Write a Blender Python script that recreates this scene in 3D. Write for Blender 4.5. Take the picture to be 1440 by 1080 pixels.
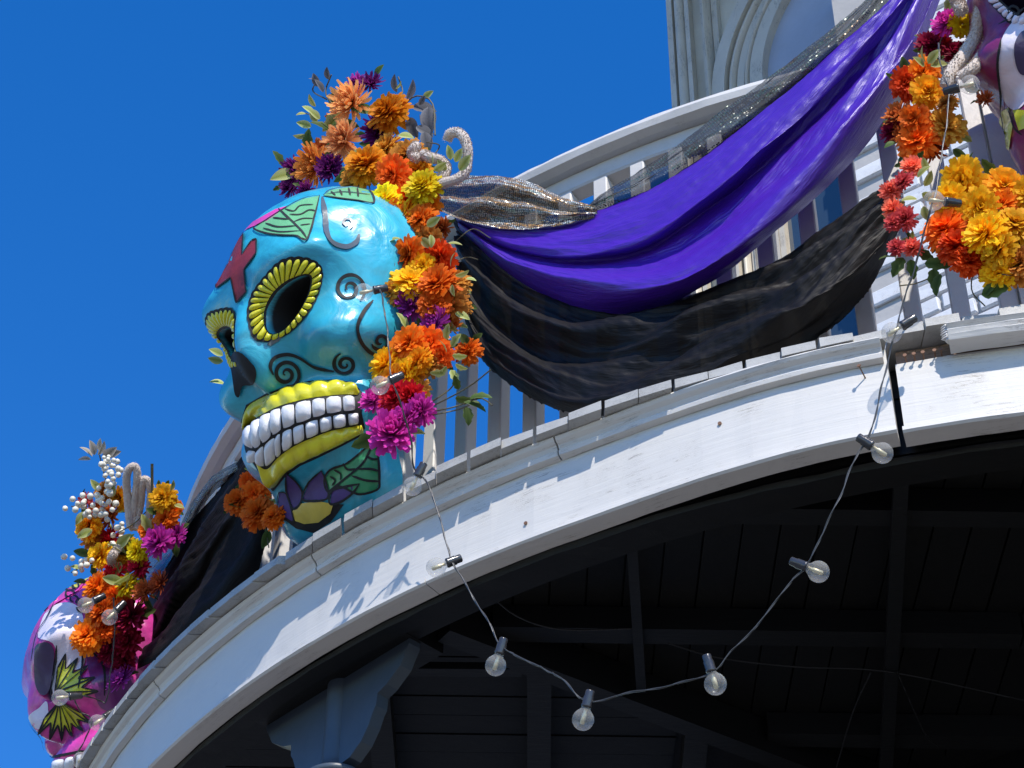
import bpy, bmesh, math, random
import numpy as np
from mathutils import Vector, Matrix, noise
from mathutils.bvhtree import BVHTree
from mathutils.geometry import delaunay_2d_cdt

for o in list(bpy.data.objects):
    bpy.data.objects.remove(o)
scene = bpy.context.scene
COL = scene.collection
random.seed(7)
R = math.radians

# ------------------------------------------------------------------ camera
CAM = Vector((0.0, 0.0, 1.6))
PITCH, ROLL, FPX = R(42.0), R(0.8), 3080.0      # photograph space is 1440 x 1080
cr, sr = math.cos(ROLL), math.sin(ROLL)
_Y = Vector((0, -math.sin(PITCH), math.cos(PITCH)))
C_RIGHT = Vector((cr, 0, 0)) + sr * _Y
C_UP = Vector((-sr, 0, 0)) + cr * _Y
C_FWD = Vector((0, math.cos(PITCH), math.sin(PITCH)))
cd = bpy.data.cameras.new('camera')
cam = bpy.data.objects.new('camera', cd)
COL.objects.link(cam)
cd.sensor_width = 36.0
cd.lens = 36.0 * FPX / 1440.0
cd.clip_end = 4000
cd.clip_start = 0.05
m = Matrix((C_RIGHT, C_UP, -C_FWD)).transposed().to_4x4()
m.translation = CAM
cam.matrix_world = m
scene.camera = cam

# ------------------------------------------------------------------ sky and sun
SUN_AZ, SUN_EL = R(14.0), R(46.0)     # azimuth: to the right of straight behind the camera
TO_SUN = Vector((math.sin(SUN_AZ) * math.cos(SUN_EL), -math.cos(SUN_AZ) * math.cos(SUN_EL), math.sin(SUN_EL)))
world = bpy.data.worlds.new('World')
scene.world = world
world.use_nodes = True
wn, wl = world.node_tree.nodes, world.node_tree.links
wn.clear()
sky = wn.new('ShaderNodeTexSky')
sky.sky_type = 'NISHITA'
sky.sun_disc = False
sky.sun_elevation = SUN_EL
sky.sun_rotation = math.atan2(TO_SUN.x, TO_SUN.y)
sky.altitude = 400
sky.air_density = 1.15
sky.dust_density = 0.0
sky.ozone_density = 4.0
hsv = wn.new('ShaderNodeHueSaturation')
hsv.inputs['Saturation'].default_value = 1.35
hsv.inputs['Hue'].default_value = 0.5115
bg = wn.new('ShaderNodeBackground')
bg.inputs['Strength'].default_value = 0.15
out = wn.new('ShaderNodeOutputWorld')
wl.new(sky.outputs[0], hsv.inputs['Color'])
wl.new(hsv.outputs[0], bg.inputs['Color'])
wl.new(bg.outputs[0], out.inputs['Surface'])
sd = bpy.data.lights.new('sun', 'SUN')
sd.energy = 3.5
sd.angle = R(0.5)
sd.color = (1.0, 0.93, 0.83)
sun = bpy.data.objects.new('sun', sd)
COL.objects.link(sun)
sun.rotation_euler = TO_SUN.to_track_quat('Z', 'Y').to_euler()
sun.location = TO_SUN * 30
vs = scene.view_settings
vs.view_transform = 'Standard'
vs.look = 'None'
vs.exposure = 0.62
vs.gamma = 1.0
vs.use_curve_mapping = False

# ------------------------------------------------------------------ geometry helpers
ZD = 4.6                                # gallery deck height
CX, CY = 1.58, 5.92                     # axis of the round gallery corner
RD = 2.90                               # deck edge radius

def ray(x, y):
    a, b = (x - 720) / FPX, -(y - 540) / FPX
    return (C_FWD + C_RIGHT * a + C_UP * b).normalized()

def at(x, y, dist):
    return CAM + ray(x, y) * dist

def cyl(x, y, r):
    """point on a vertical cylinder round the gallery axis, seen at photograph pixel x, y"""
    d = ray(x, y)
    a = d.x ** 2 + d.y ** 2
    b = -2 * (d.x * CX + d.y * CY)
    c = CX * CX + CY * CY - r * r
    D = b * b - 4 * a * c
    t = (-b - math.sqrt(D)) / (2 * a) if D > 0 else -b / (2 * a)
    return CAM + d * t

def onz(x, y, z):
    d = ray(x, y)
    return CAM + d * ((z - CAM.z) / d.z)

def pol(r, th, z):
    """gallery coordinates: radius, angle in degrees (0 = towards the camera), height over the deck"""
    t = R(th)
    return Vector((CX - r * math.sin(t), CY - r * math.cos(t), ZD + z))

def outward(p):
    v = Vector((p.x - CX, p.y - CY, 0))
    return v.normalized()

def catmull(pts, n):
    """resample a polyline smoothly to n points"""
    P = [np.array(p, float) for p in pts]
    if len(P) == 2:
        return [P[0] + (P[1] - P[0]) * i / (n - 1) for i in range(n)]
    L = [0]
    for a, b in zip(P, P[1:]):
        L.append(L[-1] + float(np.linalg.norm(b - a)) + 1e-6)
    res = []
    k = 0
    for i in range(n):
        s = L[-1] * i / (n - 1)
        while k < len(P) - 2 and s > L[k + 1]:
            k += 1
        t = (s - L[k]) / (L[k + 1] - L[k])
        p1, p2 = P[k], P[k + 1]
        p0 = P[k - 1] if k else 2 * p1 - p2
        p3 = P[k + 2] if k + 2 < len(P) else 2 * p2 - p1
        res.append(0.5 * (2 * p1 + (p2 - p0) * t + (2 * p0 - 5 * p1 + 4 * p2 - p3) * t * t + (3 * p1 - p0 - 3 * p2 + p3) * t ** 3))
    return res

class MB:
    """collects faces in world space; build() makes ONE mesh object of them"""
    def __init__(s):
        s.v, s.f, s.uv, s.mi = [], [], [], []
    def quad_grid(s, rows, uvs=None, closed=False, mat=0):
        b = len(s.v)
        n = len(rows[0])
        for r in rows:
            s.v += [tuple(p) for p in r]
        for i in range(len(rows) - 1):
            for j in range(n if closed else n - 1):
                j2 = (j + 1) % n
                s.f.append((b + i * n + j, b + i * n + j2, b + (i + 1) * n + j2, b + (i + 1) * n + j))
                s.mi.append(mat)
                if uvs:
                    u = uvs
                    s.uv.append((u[i][j], u[i][j + 1], u[i + 1][j + 1], u[i + 1][j]))
                else:
                    s.uv.append(None)
    def face(s, pts, mat=0, uv=None):
        b = len(s.v)
        s.v += [tuple(p) for p in pts]
        s.f.append(tuple(range(b, b + len(pts))))
        s.mi.append(mat)
        s.uv.append(uv)
    def hexa(s, p):
        """eight corners: bottom 0-3 counter-clockwise, top 4-7"""
        b = len(s.v)
        s.v += [tuple(q) for q in p]
        for f in ((3, 2, 1, 0), (4, 5, 6, 7), (0, 1, 5, 4), (1, 2, 6, 5), (2, 3, 7, 6), (3, 0, 4, 7)):
            s.f.append(tuple(b + i for i in f))
            s.mi.append(0)
            s.uv.append(None)
    def box(s, c, ax, ay, az):
        c, ax, ay, az = Vector(c), Vector(ax), Vector(ay), Vector(az)
        s.hexa([c - ax - ay - az, c + ax - ay - az, c + ax + ay - az, c - ax + ay - az,
                c - ax - ay + az, c + ax - ay + az, c + ax + ay + az, c - ax + ay + az])
    def tube(s, pts, rad, n=8, caps=True):
        P = [Vector(p) for p in pts]
        if not hasattr(rad, '__len__'):
            rad = [rad] * len(P)
        rows = []
        up = Vector((0.31, 0.17, 0.93)).normalized()
        for i, p in enumerate(P):
            t = (P[min(i + 1, len(P) - 1)] - P[max(i - 1, 0)])
            t = t.normalized() if t.length > 1e-9 else Vector((0, 0, 1))
            a = up.cross(t)
            if a.length < 0.05:
                a = Vector((1, 0, 0)).cross(t)
            a.normalize()
            b = t.cross(a)
            up = b
            up = t.cross(a)
            rows.append([p + (a * math.cos(2 * math.pi * k / n) + b * math.sin(2 * math.pi * k / n)) * rad[i] for k in range(n)])
            up = b
        s.quad_grid(rows, closed=True)
        if caps:
            s.face(rows[0][::-1])
            s.face(rows[-1])
    def lathe(s, prof, base, axis, n=16):
        axis = Vector(axis).normalized()
        a = axis.orthogonal().normalized()
        b = axis.cross(a)
        rows = [[Vector(base) + axis * h + (a * math.cos(2 * math.pi * k / n) + b * math.sin(2 * math.pi * k / n)) * r for k in range(n)] for r, h in prof]
        s.quad_grid(rows, closed=True)
    def build(s, name, mat, parent=None, smooth=False, label=None, weld=False):
        if not s.v:
            return None
        V = np.array(s.v)
        org = Vector(((V[:, 0].min() + V[:, 0].max()) / 2, (V[:, 1].min() + V[:, 1].max()) / 2, V[:, 2].min()))
        me = bpy.data.meshes.new(name)
        me.from_pydata([(x - org.x, y - org.y, z - org.z) for x, y, z in s.v], [], s.f)
        if any(u is not None for u in s.uv):
            uvl = me.uv_layers.new(name='UVMap')
            k = 0
            for fi, f in enumerate(s.f):
                u = s.uv[fi]
                for q in range(len(f)):
                    uvl.data[k].uv = u[q] if u else (0, 0)
                    k += 1
        for mm in (mat if isinstance(mat, (list, tuple)) else [mat]):
            me.materials.append(mm)
        if any(s.mi):
            me.polygons.foreach_set('material_index', s.mi)
        if weld:
            bm = bmesh.new()
            bm.from_mesh(me)
            bmesh.ops.remove_doubles(bm, verts=bm.verts, dist=1e-5)
            bmesh.ops.recalc_face_normals(bm, faces=bm.faces)
            bm.to_mesh(me)
            bm.free()
        if smooth:
            me.polygons.foreach_set('use_smooth', [True] * len(me.polygons))
        o = bpy.data.objects.new(name, me)
        COL.objects.link(o)
        put(o, org, parent)
        if label:
            o['label'] = label
        return o

WL = {}

def put(o, loc, parent=None):
    WL[o.name] = Vector(loc)
    if parent is not None:
        o.parent = parent
        o.location = Vector(loc) - WL[parent.name]
    else:
        o.location = loc

def thing(name, label, cat, loc, group=None):
    o = bpy.data.objects.new(name, None)
    o.empty_display_size = 0.1
    COL.objects.link(o)
    put(o, loc)
    tag(o, label, cat, group)
    return o

def tag(o, label, cat, group=None):
    o['label'] = label
    o['category'] = cat
    if group:
        o['group'] = group
    return o

def inst(name, mesh, mat4, parent):
    """an object of its own that shares mesh data, placed by a world matrix under a parent without rotation"""
    o = bpy.data.objects.new(name, mesh)
    COL.objects.link(o)
    WL[o.name] = mat4.translation.copy()
    if parent is not None:
        o.parent = parent
        mm = mat4.copy()
        mm.translation = mat4.translation - WL[parent.name]
        o.matrix_basis = mm
    else:
        o.matrix_basis = mat4
    return o

def frame(p, z, spin=0.0, s=1.0):
    z = Vector(z).normalized()
    x = z.orthogonal().normalized()
    y = z.cross(x)
    c, q = math.cos(spin), math.sin(spin)
    x, y = x * c + y * q, y * c - x * q
    m = Matrix((x * s, y * s, z * s)).transposed().to_4x4()
    m.translation = Vector(p)
    return m

def arc_sweep(mb, prof, th0, th1, n, roff=None, jit=0.0, rnd=None):
    """closed profile [(r, z)] swept round the gallery axis between two angles, with end caps and UVs in metres"""
    rows, uvs = [], []
    pl = [0]
    pp = prof + [prof[0]]
    for a, b in zip(pp, pp[1:]):
        pl.append(pl[-1] + math.hypot(a[0] - b[0], a[1] - b[1]))
    for i in range(n + 1):
        th = th0 + (th1 - th0) * i / n
        dr = roff(th) if roff else 0
        row = []
        for k, (r, z) in enumerate(pp):
            j = 0
            if jit:
                j = jit * noise.noise(Vector((th * 0.9, (k % len(prof)) * 3.1, 0.5)))
            row.append(pol(r + dr + j, th, z + j * 0.6))
        rows.append(row)
        uvs.append([(R(th) * 2.8, l) for l in pl])
    mb.quad_grid(rows, uvs)
    mb.face([p for p in rows[0][:-1]][::-1])
    mb.face([p for p in rows[-1][:-1]])

# ------------------------------------------------------------------ materials
MATS = {}

def newmat(name):
    mt = bpy.data.materials.new(name)
    mt.use_nodes = True
    nt = mt.node_tree
    nt.nodes.clear()
    o = nt.nodes.new('ShaderNodeOutputMaterial')
    MATS[name] = mt
    return mt, nt, o

def N(nt, kind, **kw):
    n = nt.nodes.new(kind)
    for k, v in kw.items():
        if k.startswith('i_'):
            n.inputs[k[2:].replace('_', ' ')].default_value = v
        else:
            setattr(n, k, v)
    return n

def ramp(nt, stops, interp='LINEAR'):
    n = nt.nodes.new('ShaderNodeValToRGB')
    cr_ = n.color_ramp
    cr_.interpolation = interp
    while len(cr_.elements) < len(stops):
        cr_.elements.new(0.5)
    for e, (p, c) in zip(cr_.elements, stops):
        e.position = p
        e.color = (*c, 1) if len(c) == 3 else c
    return n

def g(v):
    return (v, v, v)

def plain(name, col, rough=0.5, spec=0.4, var=0.12, vscale=9.0, bump=0.15, bscale=30.0, metal=0.0, coat=0.0, coords='Object'):
    """simple painted or natural surface: slow colour variation and fine relief"""
    mt, nt, o = newmat(name)
    L = nt.links
    tc = N(nt, 'ShaderNodeTexCoord')
    n1 = N(nt, 'ShaderNodeTexNoise', i_Scale=vscale, i_Detail=5.0, i_Roughness=0.6)
    L.new(tc.outputs[coords], n1.inputs['Vector'])
    rp = ramp(nt, [(0.25, tuple(c * (1 - var) for c in col)), (0.75, tuple(min(1, c * (1 + var)) for c in col))])
    L.new(n1.outputs['Fac'], rp.inputs[0])
    n2 = N(nt, 'ShaderNodeTexNoise', i_Scale=bscale, i_Detail=4.0)
    L.new(tc.outputs[coords], n2.inputs['Vector'])
    bp = N(nt, 'ShaderNodeBump', i_Strength=bump, i_Distance=0.01)
    L.new(n2.outputs['Fac'], bp.inputs['Height'])
    b = N(nt, 'ShaderNodeBsdfPrincipled', i_Roughness=rough, i_Metallic=metal)
    b.inputs['Specular IOR Level'].default_value = spec
    b.inputs['Coat Weight'].default_value = coat
    L.new(rp.outputs[0], b.inputs['Base Color'])
    L.new(bp.outputs[0], b.inputs['Normal'])
    L.new(b.outputs[0], o.inputs[0])
    return mt

def painted_wood(name, col, dirt=(0.16, 0.13, 0.10), amount=0.5, crack=0.5, coords='UV', stretch=(1.2, 28.0, 28.0), rough=0.45, blotch=0.62):
    """oil paint on old boards: grain relief along the board, hairline cracks, grime"""
    mt, nt, o = newmat(name)
    L = nt.links
    tc = N(nt, 'ShaderNodeTexCoord')
    mp = N(nt, 'ShaderNodeMapping')
    mp.inputs['Scale'].default_value = stretch
    L.new(tc.outputs[coords], mp.inputs['Vector'])
    gr = N(nt, 'ShaderNodeTexNoise', i_Scale=3.0, i_Detail=8.0, i_Roughness=0.65, i_Distortion=0.4)
    L.new(mp.outputs[0], gr.inputs['Vector'])
    bl = N(nt, 'ShaderNodeTexNoise', i_Scale=5.0, i_Detail=6.0, i_Roughness=0.7)
    L.new(tc.outputs['Object'], bl.inputs['Vector'])
    # hairline cracks: narrow band of the stretched noise where the large noise is high
    m1 = N(nt, 'ShaderNodeMath', operation='SUBTRACT')
    m1.inputs[1].default_value = 0.5
    L.new(gr.outputs['Fac'], m1.inputs[0])
    m2 = N(nt, 'ShaderNodeMath', operation='ABSOLUTE')
    L.new(m1.outputs[0], m2.inputs[0])
    ck = ramp(nt, [(0.0, g(1)), (0.012, g(0.0))])
    L.new(m2.outputs[0], ck.inputs[0])
    bm_ = ramp(nt, [(blotch - 0.06, g(0)), (blotch + 0.04, g(1))])
    L.new(bl.outputs['Fac'], bm_.inputs[0])
    mul = N(nt, 'ShaderNodeMath', operation='MULTIPLY')
    L.new(ck.outputs[0], mul.inputs[0])
    L.new(bm_.outputs[0], mul.inputs[1])
    mulc = N(nt, 'ShaderNodeMath', operation='MULTIPLY')
    mulc.inputs[1].default_value = crack
    L.new(mul.outputs[0], mulc.inputs[0])
    fine = N(nt, 'ShaderNodeTexNoise', i_Scale=60.0, i_Detail=6.0, i_Roughness=0.7)
    L.new(tc.outputs['Object'], fine.inputs['Vector'])
    spots = ramp(nt, [(0.66, g(0)), (0.72, g(1))])
    L.new(fine.outputs['Fac'], spots.inputs[0])
    sp2 = N(nt, 'ShaderNodeMath', operation='MULTIPLY')
    sp2.inputs[1].default_value = amount * 0.45
    L.new(spots.outputs[0], sp2.inputs[0])
    soft = ramp(nt, [(0.45, g(0)), (0.85, g(amount * 0.5))])
    L.new(bl.outputs['Fac'], soft.inputs[0])
    ad = N(nt, 'ShaderNodeMath', operation='ADD', use_clamp=True)
    L.new(mulc.outputs[0], ad.inputs[0])
    L.new(sp2.outputs[0], ad.inputs[1])
    ad2 = N(nt, 'ShaderNodeMath', operation='ADD', use_clamp=True)
    L.new(ad.outputs[0], ad2.inputs[0])
    L.new(soft.outputs[0], ad2.inputs[1])
    mx = N(nt, 'ShaderNodeMix', data_type='RGBA')
    mx.inputs[6].default_value = (*col, 1)
    mx.inputs[7].default_value = (*dirt, 1)
    L.new(ad2.outputs[0], mx.inputs[0])
    hgt = N(nt, 'ShaderNodeMath', operation='SUBTRACT')
    L.new(gr.outputs['Fac'], hgt.inputs[0])
    L.new(mulc.outputs[0], hgt.inputs[1])
    bp = N(nt, 'ShaderNodeBump', i_Strength=0.22, i_Distance=0.006)
    L.new(hgt.outputs[0], bp.inputs['Height'])
    b = N(nt, 'ShaderNodeBsdfPrincipled', i_Roughness=rough)
    b.inputs['Specular IOR Level'].default_value = 0.35
    L.new(mx.outputs[2], b.inputs['Base Color'])
    L.new(bp.outputs[0], b.inputs['Normal'])
    L.new(b.outputs[0], o.inputs[0])
    return mt

def gloss_paint(name, col, rough=0.3, bump=0.25, bscale=14.0, var=0.1, coat=0.3, hole=None):
    """brushed varnished paint on papier-mache"""
    mt, nt, o = newmat(name)
    L = nt.links
    tc = N(nt, 'ShaderNodeTexCoord')
    n0 = N(nt, 'ShaderNodeTexNoise', i_Scale=7.0, i_Detail=7.0, i_Roughness=0.65, i_Distortion=0.8)
    L.new(tc.outputs['Object'], n0.inputs['Vector'])
    rp = ramp(nt, [(0.3, tuple(c * (1 - var) for c in col)), (0.7, tuple(min(1, c * (1 + var)) for c in col))])
    L.new(n0.outputs['Fac'], rp.inputs[0])
    n1 = N(nt, 'ShaderNodeTexNoise', i_Scale=bscale, i_Detail=5.0, i_Distortion=1.2)
    L.new(tc.outputs['Object'], n1.inputs['Vector'])
    bp = N(nt, 'ShaderNodeBump', i_Strength=bump, i_Distance=0.012)
    L.new(n1.outputs['Fac'], bp.inputs['Height'])
    b = N(nt, 'ShaderNodeBsdfPrincipled', i_Roughness=rough)
    b.inputs['Coat Weight'].default_value = coat
    b.inputs['Coat Roughness'].default_value = 0.12
    if hole:                                 # the hollows of a skull are painted another colour
        ha = N(nt, 'ShaderNodeAttribute', attribute_name='hollow')
        hr = ramp(nt, [(0.50, g(0)), (0.52, g(1))])
        L.new(ha.outputs['Fac'], hr.inputs[0])
        hm = N(nt, 'ShaderNodeMix', data_type='RGBA')
        hm.inputs[7].default_value = (*hole, 1)
        L.new(hr.outputs[0], hm.inputs[0])
        L.new(rp.outputs[0], hm.inputs[6])
        L.new(hm.outputs[2], b.inputs['Base Color'])
        hs_ = N(nt, 'ShaderNodeMath', operation='MULTIPLY_ADD')
        hs_.inputs[1].default_value = 0.5
        hs_.inputs[2].default_value = rough
        L.new(hr.outputs[0], hs_.inputs[0])
        L.new(hs_.outputs[0], b.inputs['Roughness'])
        hc_ = N(nt, 'ShaderNodeMath', operation='MULTIPLY_ADD')
        hc_.inputs[1].default_value = -coat
        hc_.inputs[2].default_value = coat
        L.new(hr.outputs[0], hc_.inputs[0])
        L.new(hc_.outputs[0], b.inputs['Coat Weight'])
    else:
        L.new(rp.outputs[0], b.inputs['Base Color'])
    L.new(bp.outputs[0], b.inputs['Normal'])
    L.new(b.outputs[0], o.inputs[0])
    return mt

def petal_mat(name, base, tip, trans=0.25):
    """artificial petal: colour runs from the base to the tip of every petal, thin enough to let light through"""
    mt, nt, o = newmat(name)
    L = nt.links
    at_ = N(nt, 'ShaderNodeAttribute', attribute_name='tip')
    rp = ramp(nt, [(0.0, base), (0.75, tip), (1.0, tuple(min(1, c * 1.1 + 0.01) for c in tip))])
    L.new(at_.outputs['Fac'], rp.inputs[0])
    oi = N(nt, 'ShaderNodeObjectInfo')
    mr = N(nt, 'ShaderNodeMapRange')
    mr.inputs['To Min'].default_value = 0.485
    mr.inputs['To Max'].default_value = 0.512
    L.new(oi.outputs['Random'], mr.inputs['Value'])
    mr2 = N(nt, 'ShaderNodeMapRange')
    mr2.inputs['To Min'].default_value = 0.75
    mr2.inputs['To Max'].default_value = 1.12
    L.new(oi.outputs['Random'], mr2.inputs['Value'])
    hs = N(nt, 'ShaderNodeHueSaturation')
    L.new(rp.outputs[0], hs.inputs['Color'])
    L.new(mr.outputs[0], hs.inputs['Hue'])
    L.new(mr2.outputs[0], hs.inputs['Value'])
    b = N(nt, 'ShaderNodeBsdfPrincipled', i_Roughness=0.55)
    b.inputs['Specular IOR Level'].default_value = 0.12
    t = N(nt, 'ShaderNodeBsdfTranslucent')
    L.new(hs.outputs[0], b.inputs['Base Color'])
    L.new(hs.outputs[0], t.inputs['Color'])
    mx = N(nt, 'ShaderNodeMixShader')
    mx.inputs[0].default_value = trans
    L.new(b.outputs[0], mx.inputs[1])
    L.new(t.outputs[0], mx.inputs[2])
    L.new(mx.outputs[0], o.inputs[0])
    return mt

white_paint = painted_wood('white_fascia_paint', (0.63, 0.61, 0.575), crack=0.9, amount=0.2, blotch=0.60)
rail_paint = painted_wood('white_rail_paint', (0.59, 0.575, 0.55), crack=0.3, amount=0.35, coords='Object', stretch=(9, 9, 9), blotch=0.6)
deck_paint = painted_wood('grey_deck_paint', (0.42, 0.415, 0.39), dirt=(0.07, 0.065, 0.055), amount=0.9, crack=0.8, coords='Object', stretch=(30, 30, 60), blotch=0.5)
bare_wood = painted_wood('bare_brown_wood', (0.26, 0.17, 0.12), dirt=(0.06, 0.04, 0.03), amount=0.8, crack=0.9, rough=0.8, blotch=0.45)
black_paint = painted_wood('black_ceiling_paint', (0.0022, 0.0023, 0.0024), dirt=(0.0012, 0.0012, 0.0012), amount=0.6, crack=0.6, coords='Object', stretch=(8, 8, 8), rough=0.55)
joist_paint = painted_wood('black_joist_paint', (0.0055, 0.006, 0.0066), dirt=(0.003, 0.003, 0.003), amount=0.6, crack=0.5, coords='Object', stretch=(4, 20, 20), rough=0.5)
post_paint = plain('slate_blue_column_paint', (0.055, 0.075, 0.10), rough=0.4, var=0.12, bump=0.1)

# ================================================================== ground
gm = plain('pavement_grey', (0.15, 0.14, 0.125), rough=0.85, var=0.25, vscale=1.3, bump=0.4, bscale=60)
mb = MB()
mb.face([(-1500, -1500, 0), (1500, -1500, 0), (1500, 1500, 0), (-1500, 1500, 0)])
o = mb.build('ground', gm)
o['kind'] = 'structure'

# ================================================================== gallery
gallery = thing('round_gallery', 'white painted round corner gallery with balustrade, fascia and black boarded ceiling', 'balcony', pol(1.6, 30, 0) - Vector((0, 0, ZD)))

def foff(th):
    """the fascia flares a little where its two lengths meet"""
    t = max(0.0, min(1.0, (31 - th) / 12))
    return 0.028 * t * t * (3 - 2 * t)

# ---- deck of separate boards: they run front to back on one side of the mitre, sideways on the other
MITRE = 46.2
rb = random.Random(3)
mb = MB()
arc_sweep(mb, [(1.1, -0.105), (2.80, -0.105), (2.80, -0.032), (1.1, -0.032)], 95, -10, 60)
deck = mb.build('deck', black_paint, gallery)
xm, ym = CX - RD * math.sin(R(MITRE)), CY - RD * math.cos(R(MITRE))
k = 0
x = xm + 0.012
while x < 2.3:
    w = 0.0645 + rb.uniform(-0.002, 0.002)
    gap = 0.0016 if k % 2 == 0 else 0.0075
    j = rb.uniform(-0.006, 0.008)
    dz = rb.uniform(-0.0045, 0.001)
    def fy(xx):
        return CY - math.sqrt(max(0.01, RD * RD - (xx - CX) ** 2)) + j
    def by(xx):
        return min(CY - (CX - xx) / math.tan(R(MITRE)), 4.75) if xx < CX else 4.75
    x0, x1 = x, x + w
    th = 0.024
    z0, z1 = ZD - th + dz, ZD + dz
    tl = rb.uniform(-0.0025, 0.0025)
    mb = MB()
    mb.hexa([(x0, fy(x0), z0), (x1, fy(x1), z0), (x1, max(by(x1), fy(x1) + .02), z0), (x0, max(by(x0), fy(x0) + .02), z0),
             (x0, fy(x0) + .003, z1 + tl), (x1, fy(x1) + .003, z1 - tl), (x1, max(by(x1), fy(x1) + .02), z1), (x0, max(by(x0), fy(x0) + .02), z1)])
    mb.build('deck_board', deck_paint, deck)
    x = x1 + gap
    k += 1
y = ym + 0.006
k = 0
while y < 6.3:
    w = 0.0645 + rb.uniform(-0.002, 0.002)
    gap = 0.0016 if k % 2 == 0 else 0.005
    j = rb.uniform(-0.004, 0.004)
    dz = rb.uniform(-0.0045, 0.001)
    def fx(yy):
        return CX - math.sqrt(max(0.01, RD * RD - (yy - CY) ** 2)) + j
    def bx(yy):
        return min(CX - (CY - yy) * math.tan(R(MITRE)), 0.7) if yy < CY else 0.7
    y0, y1 = y, y + w
    z0, z1 = ZD - 0.024 + dz, ZD + dz
    mb = MB()
    mb.hexa([(fx(y0), y0, z0), (max(bx(y0), fx(y0) + .02), y0, z0), (max(bx(y1), fx(y1) + .02), y1, z0), (fx(y1), y1, z0),
             (fx(y0) + .003, y0, z1), (max(bx(y0), fx(y0) + .02), y0, z1), (max(bx(y1), fx(y1) + .02), y1, z1), (fx(y1) + .003, y1, z1)])
    mb.build('deck_board', deck_paint, deck)
    y = y1 + gap
    k += 1

# ---- fascia: two lengths with an open joint, crown moulding, drip trim
JT = 16.9                                # angle of the open joint
mb = MB()
arc_sweep(mb, [(2.840, -0.050), (2.840, -0.236), (2.800, -0.236), (2.800, -0.034), (2.840, -0.034)], JT + 0.14, 95, 110, foff, 0.0015)
fascia = mb.build('fascia_board', white_paint, gallery)
mb = MB()
arc_sweep(mb, [(2.834, -0.072), (2.838, -0.075), (2.838, -0.240), (2.800, -0.240), (2.800, -0.072)], JT - 0.16, -10, 50, foff, 0.0015)
fascia2 = mb.build('fascia_board', white_paint, gallery)
mb = MB()                                # rough backing seen through the broken moulding
arc_sweep(mb, [(2.822, -0.030), (2.822, -0.071), (2.806, -0.071), (2.806, -0.030)], JT - 0.2, -10, 50, foff, 0.003)
mb.build('backing_board', bare_wood, fascia2)
crown = [(2.842, -0.0265), (2.874, -0.0265), (2.876, -0.031), (2.871, -0.038), (2.862, -0.044), (2.857, -0.052), (2.859, -0.057), (2.857, -0.066), (2.8415, -0.069)]
cuts = [(JT + 0.25, 31.2), (31.28, 44.6), (44.7, 57.5), (57.6, 95)]
for a, b in cuts:
    mb = MB()
    arc_sweep(mb, crown, a, b, int((b - a) * 1.6) + 6, foff, 0.0012)
    mb.build('crown_moulding', white_paint, fascia, smooth=False)
mb = MB()                                # the loose length on the right sits proud and low, its end splintered
cr2 = [(2.845, -0.034), (2.888, -0.034), (2.892, -0.039), (2.884, -0.046), (2.888, -0.052), (2.884, -0.060), (2.890, -0.066), (2.884, -0.077), (2.846, -0.079)]
arc_sweep(mb, cr2, 14.55, -10, 40, foff, 0.0012)
mb.build('crown_moulding', white_paint, fascia2, label='loose length of crown moulding with splintered end')
rs = random.Random(5)
for i in range(7):
    mb = MB()
    z = -0.037 - i * 0.006
    L_ = rs.uniform(0.004, 0.012)
    r0 = 2.868 + foff(14.5)
    a, b, c_ = pol(r0, 14.6, z), pol(r0 + 0.016, 14.6, z), pol(r0 + 0.008, 14.6 + L_ * 20, z - 0.001)
    mb.hexa([a, b, pol(r0 + .014, 14.5, z), pol(r0, 14.5, z), a + Vector((0, 0, .004)), b + Vector((0, 0, .004)), pol(r0 + .014, 14.5, z + .004), pol(r0, 14.5, z + .004)])
    t0 = pol(r0 + 0.008, 14.6 + L_ * 22, z + .002)
    mb.face([a, b, t0])
    mb.face([b, b + Vector((0, 0, .004)), t0])
    mb.face([a + Vector((0, 0, .004)), a, t0])
    mb.build('splinter', white_paint, fascia2)
drip = [(2.838, -0.2385), (2.849, -0.2395), (2.850, -0.250), (2.845, -0.254), (2.802, -0.254), (2.802, -0.2385)]
for a, b, par in ((JT + 0.12, 38, fascia), (38.05, 58, fascia), (58.05, 95, fascia), (JT - 0.1, -10, fascia2)):
    mb = MB()
    d = drip if par is fascia else [(r, z - 0.0045) for r, z in drip]
    arc_sweep(mb, d, a, b, int(abs(b - a) * 1.6) + 6, foff, 0.001)
    mb.build('drip_trim', white_paint, par)
mb = MB()
arc_sweep(mb, [(2.796, -0.106), (2.796, -0.247), (2.70, -0.247), (2.70, -0.106)], 95, -10, 90, None)
mb.build('edge_beam', black_paint, gallery)
mb = MB()
arc_sweep(mb, [(2.80, -0.2555), (2.796, -0.268), (2.755, -0.268), (2.755, -0.2555)], 95, -10, 90, None, 0.003)
mb.build('edge_batten', black_paint, gallery)
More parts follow.
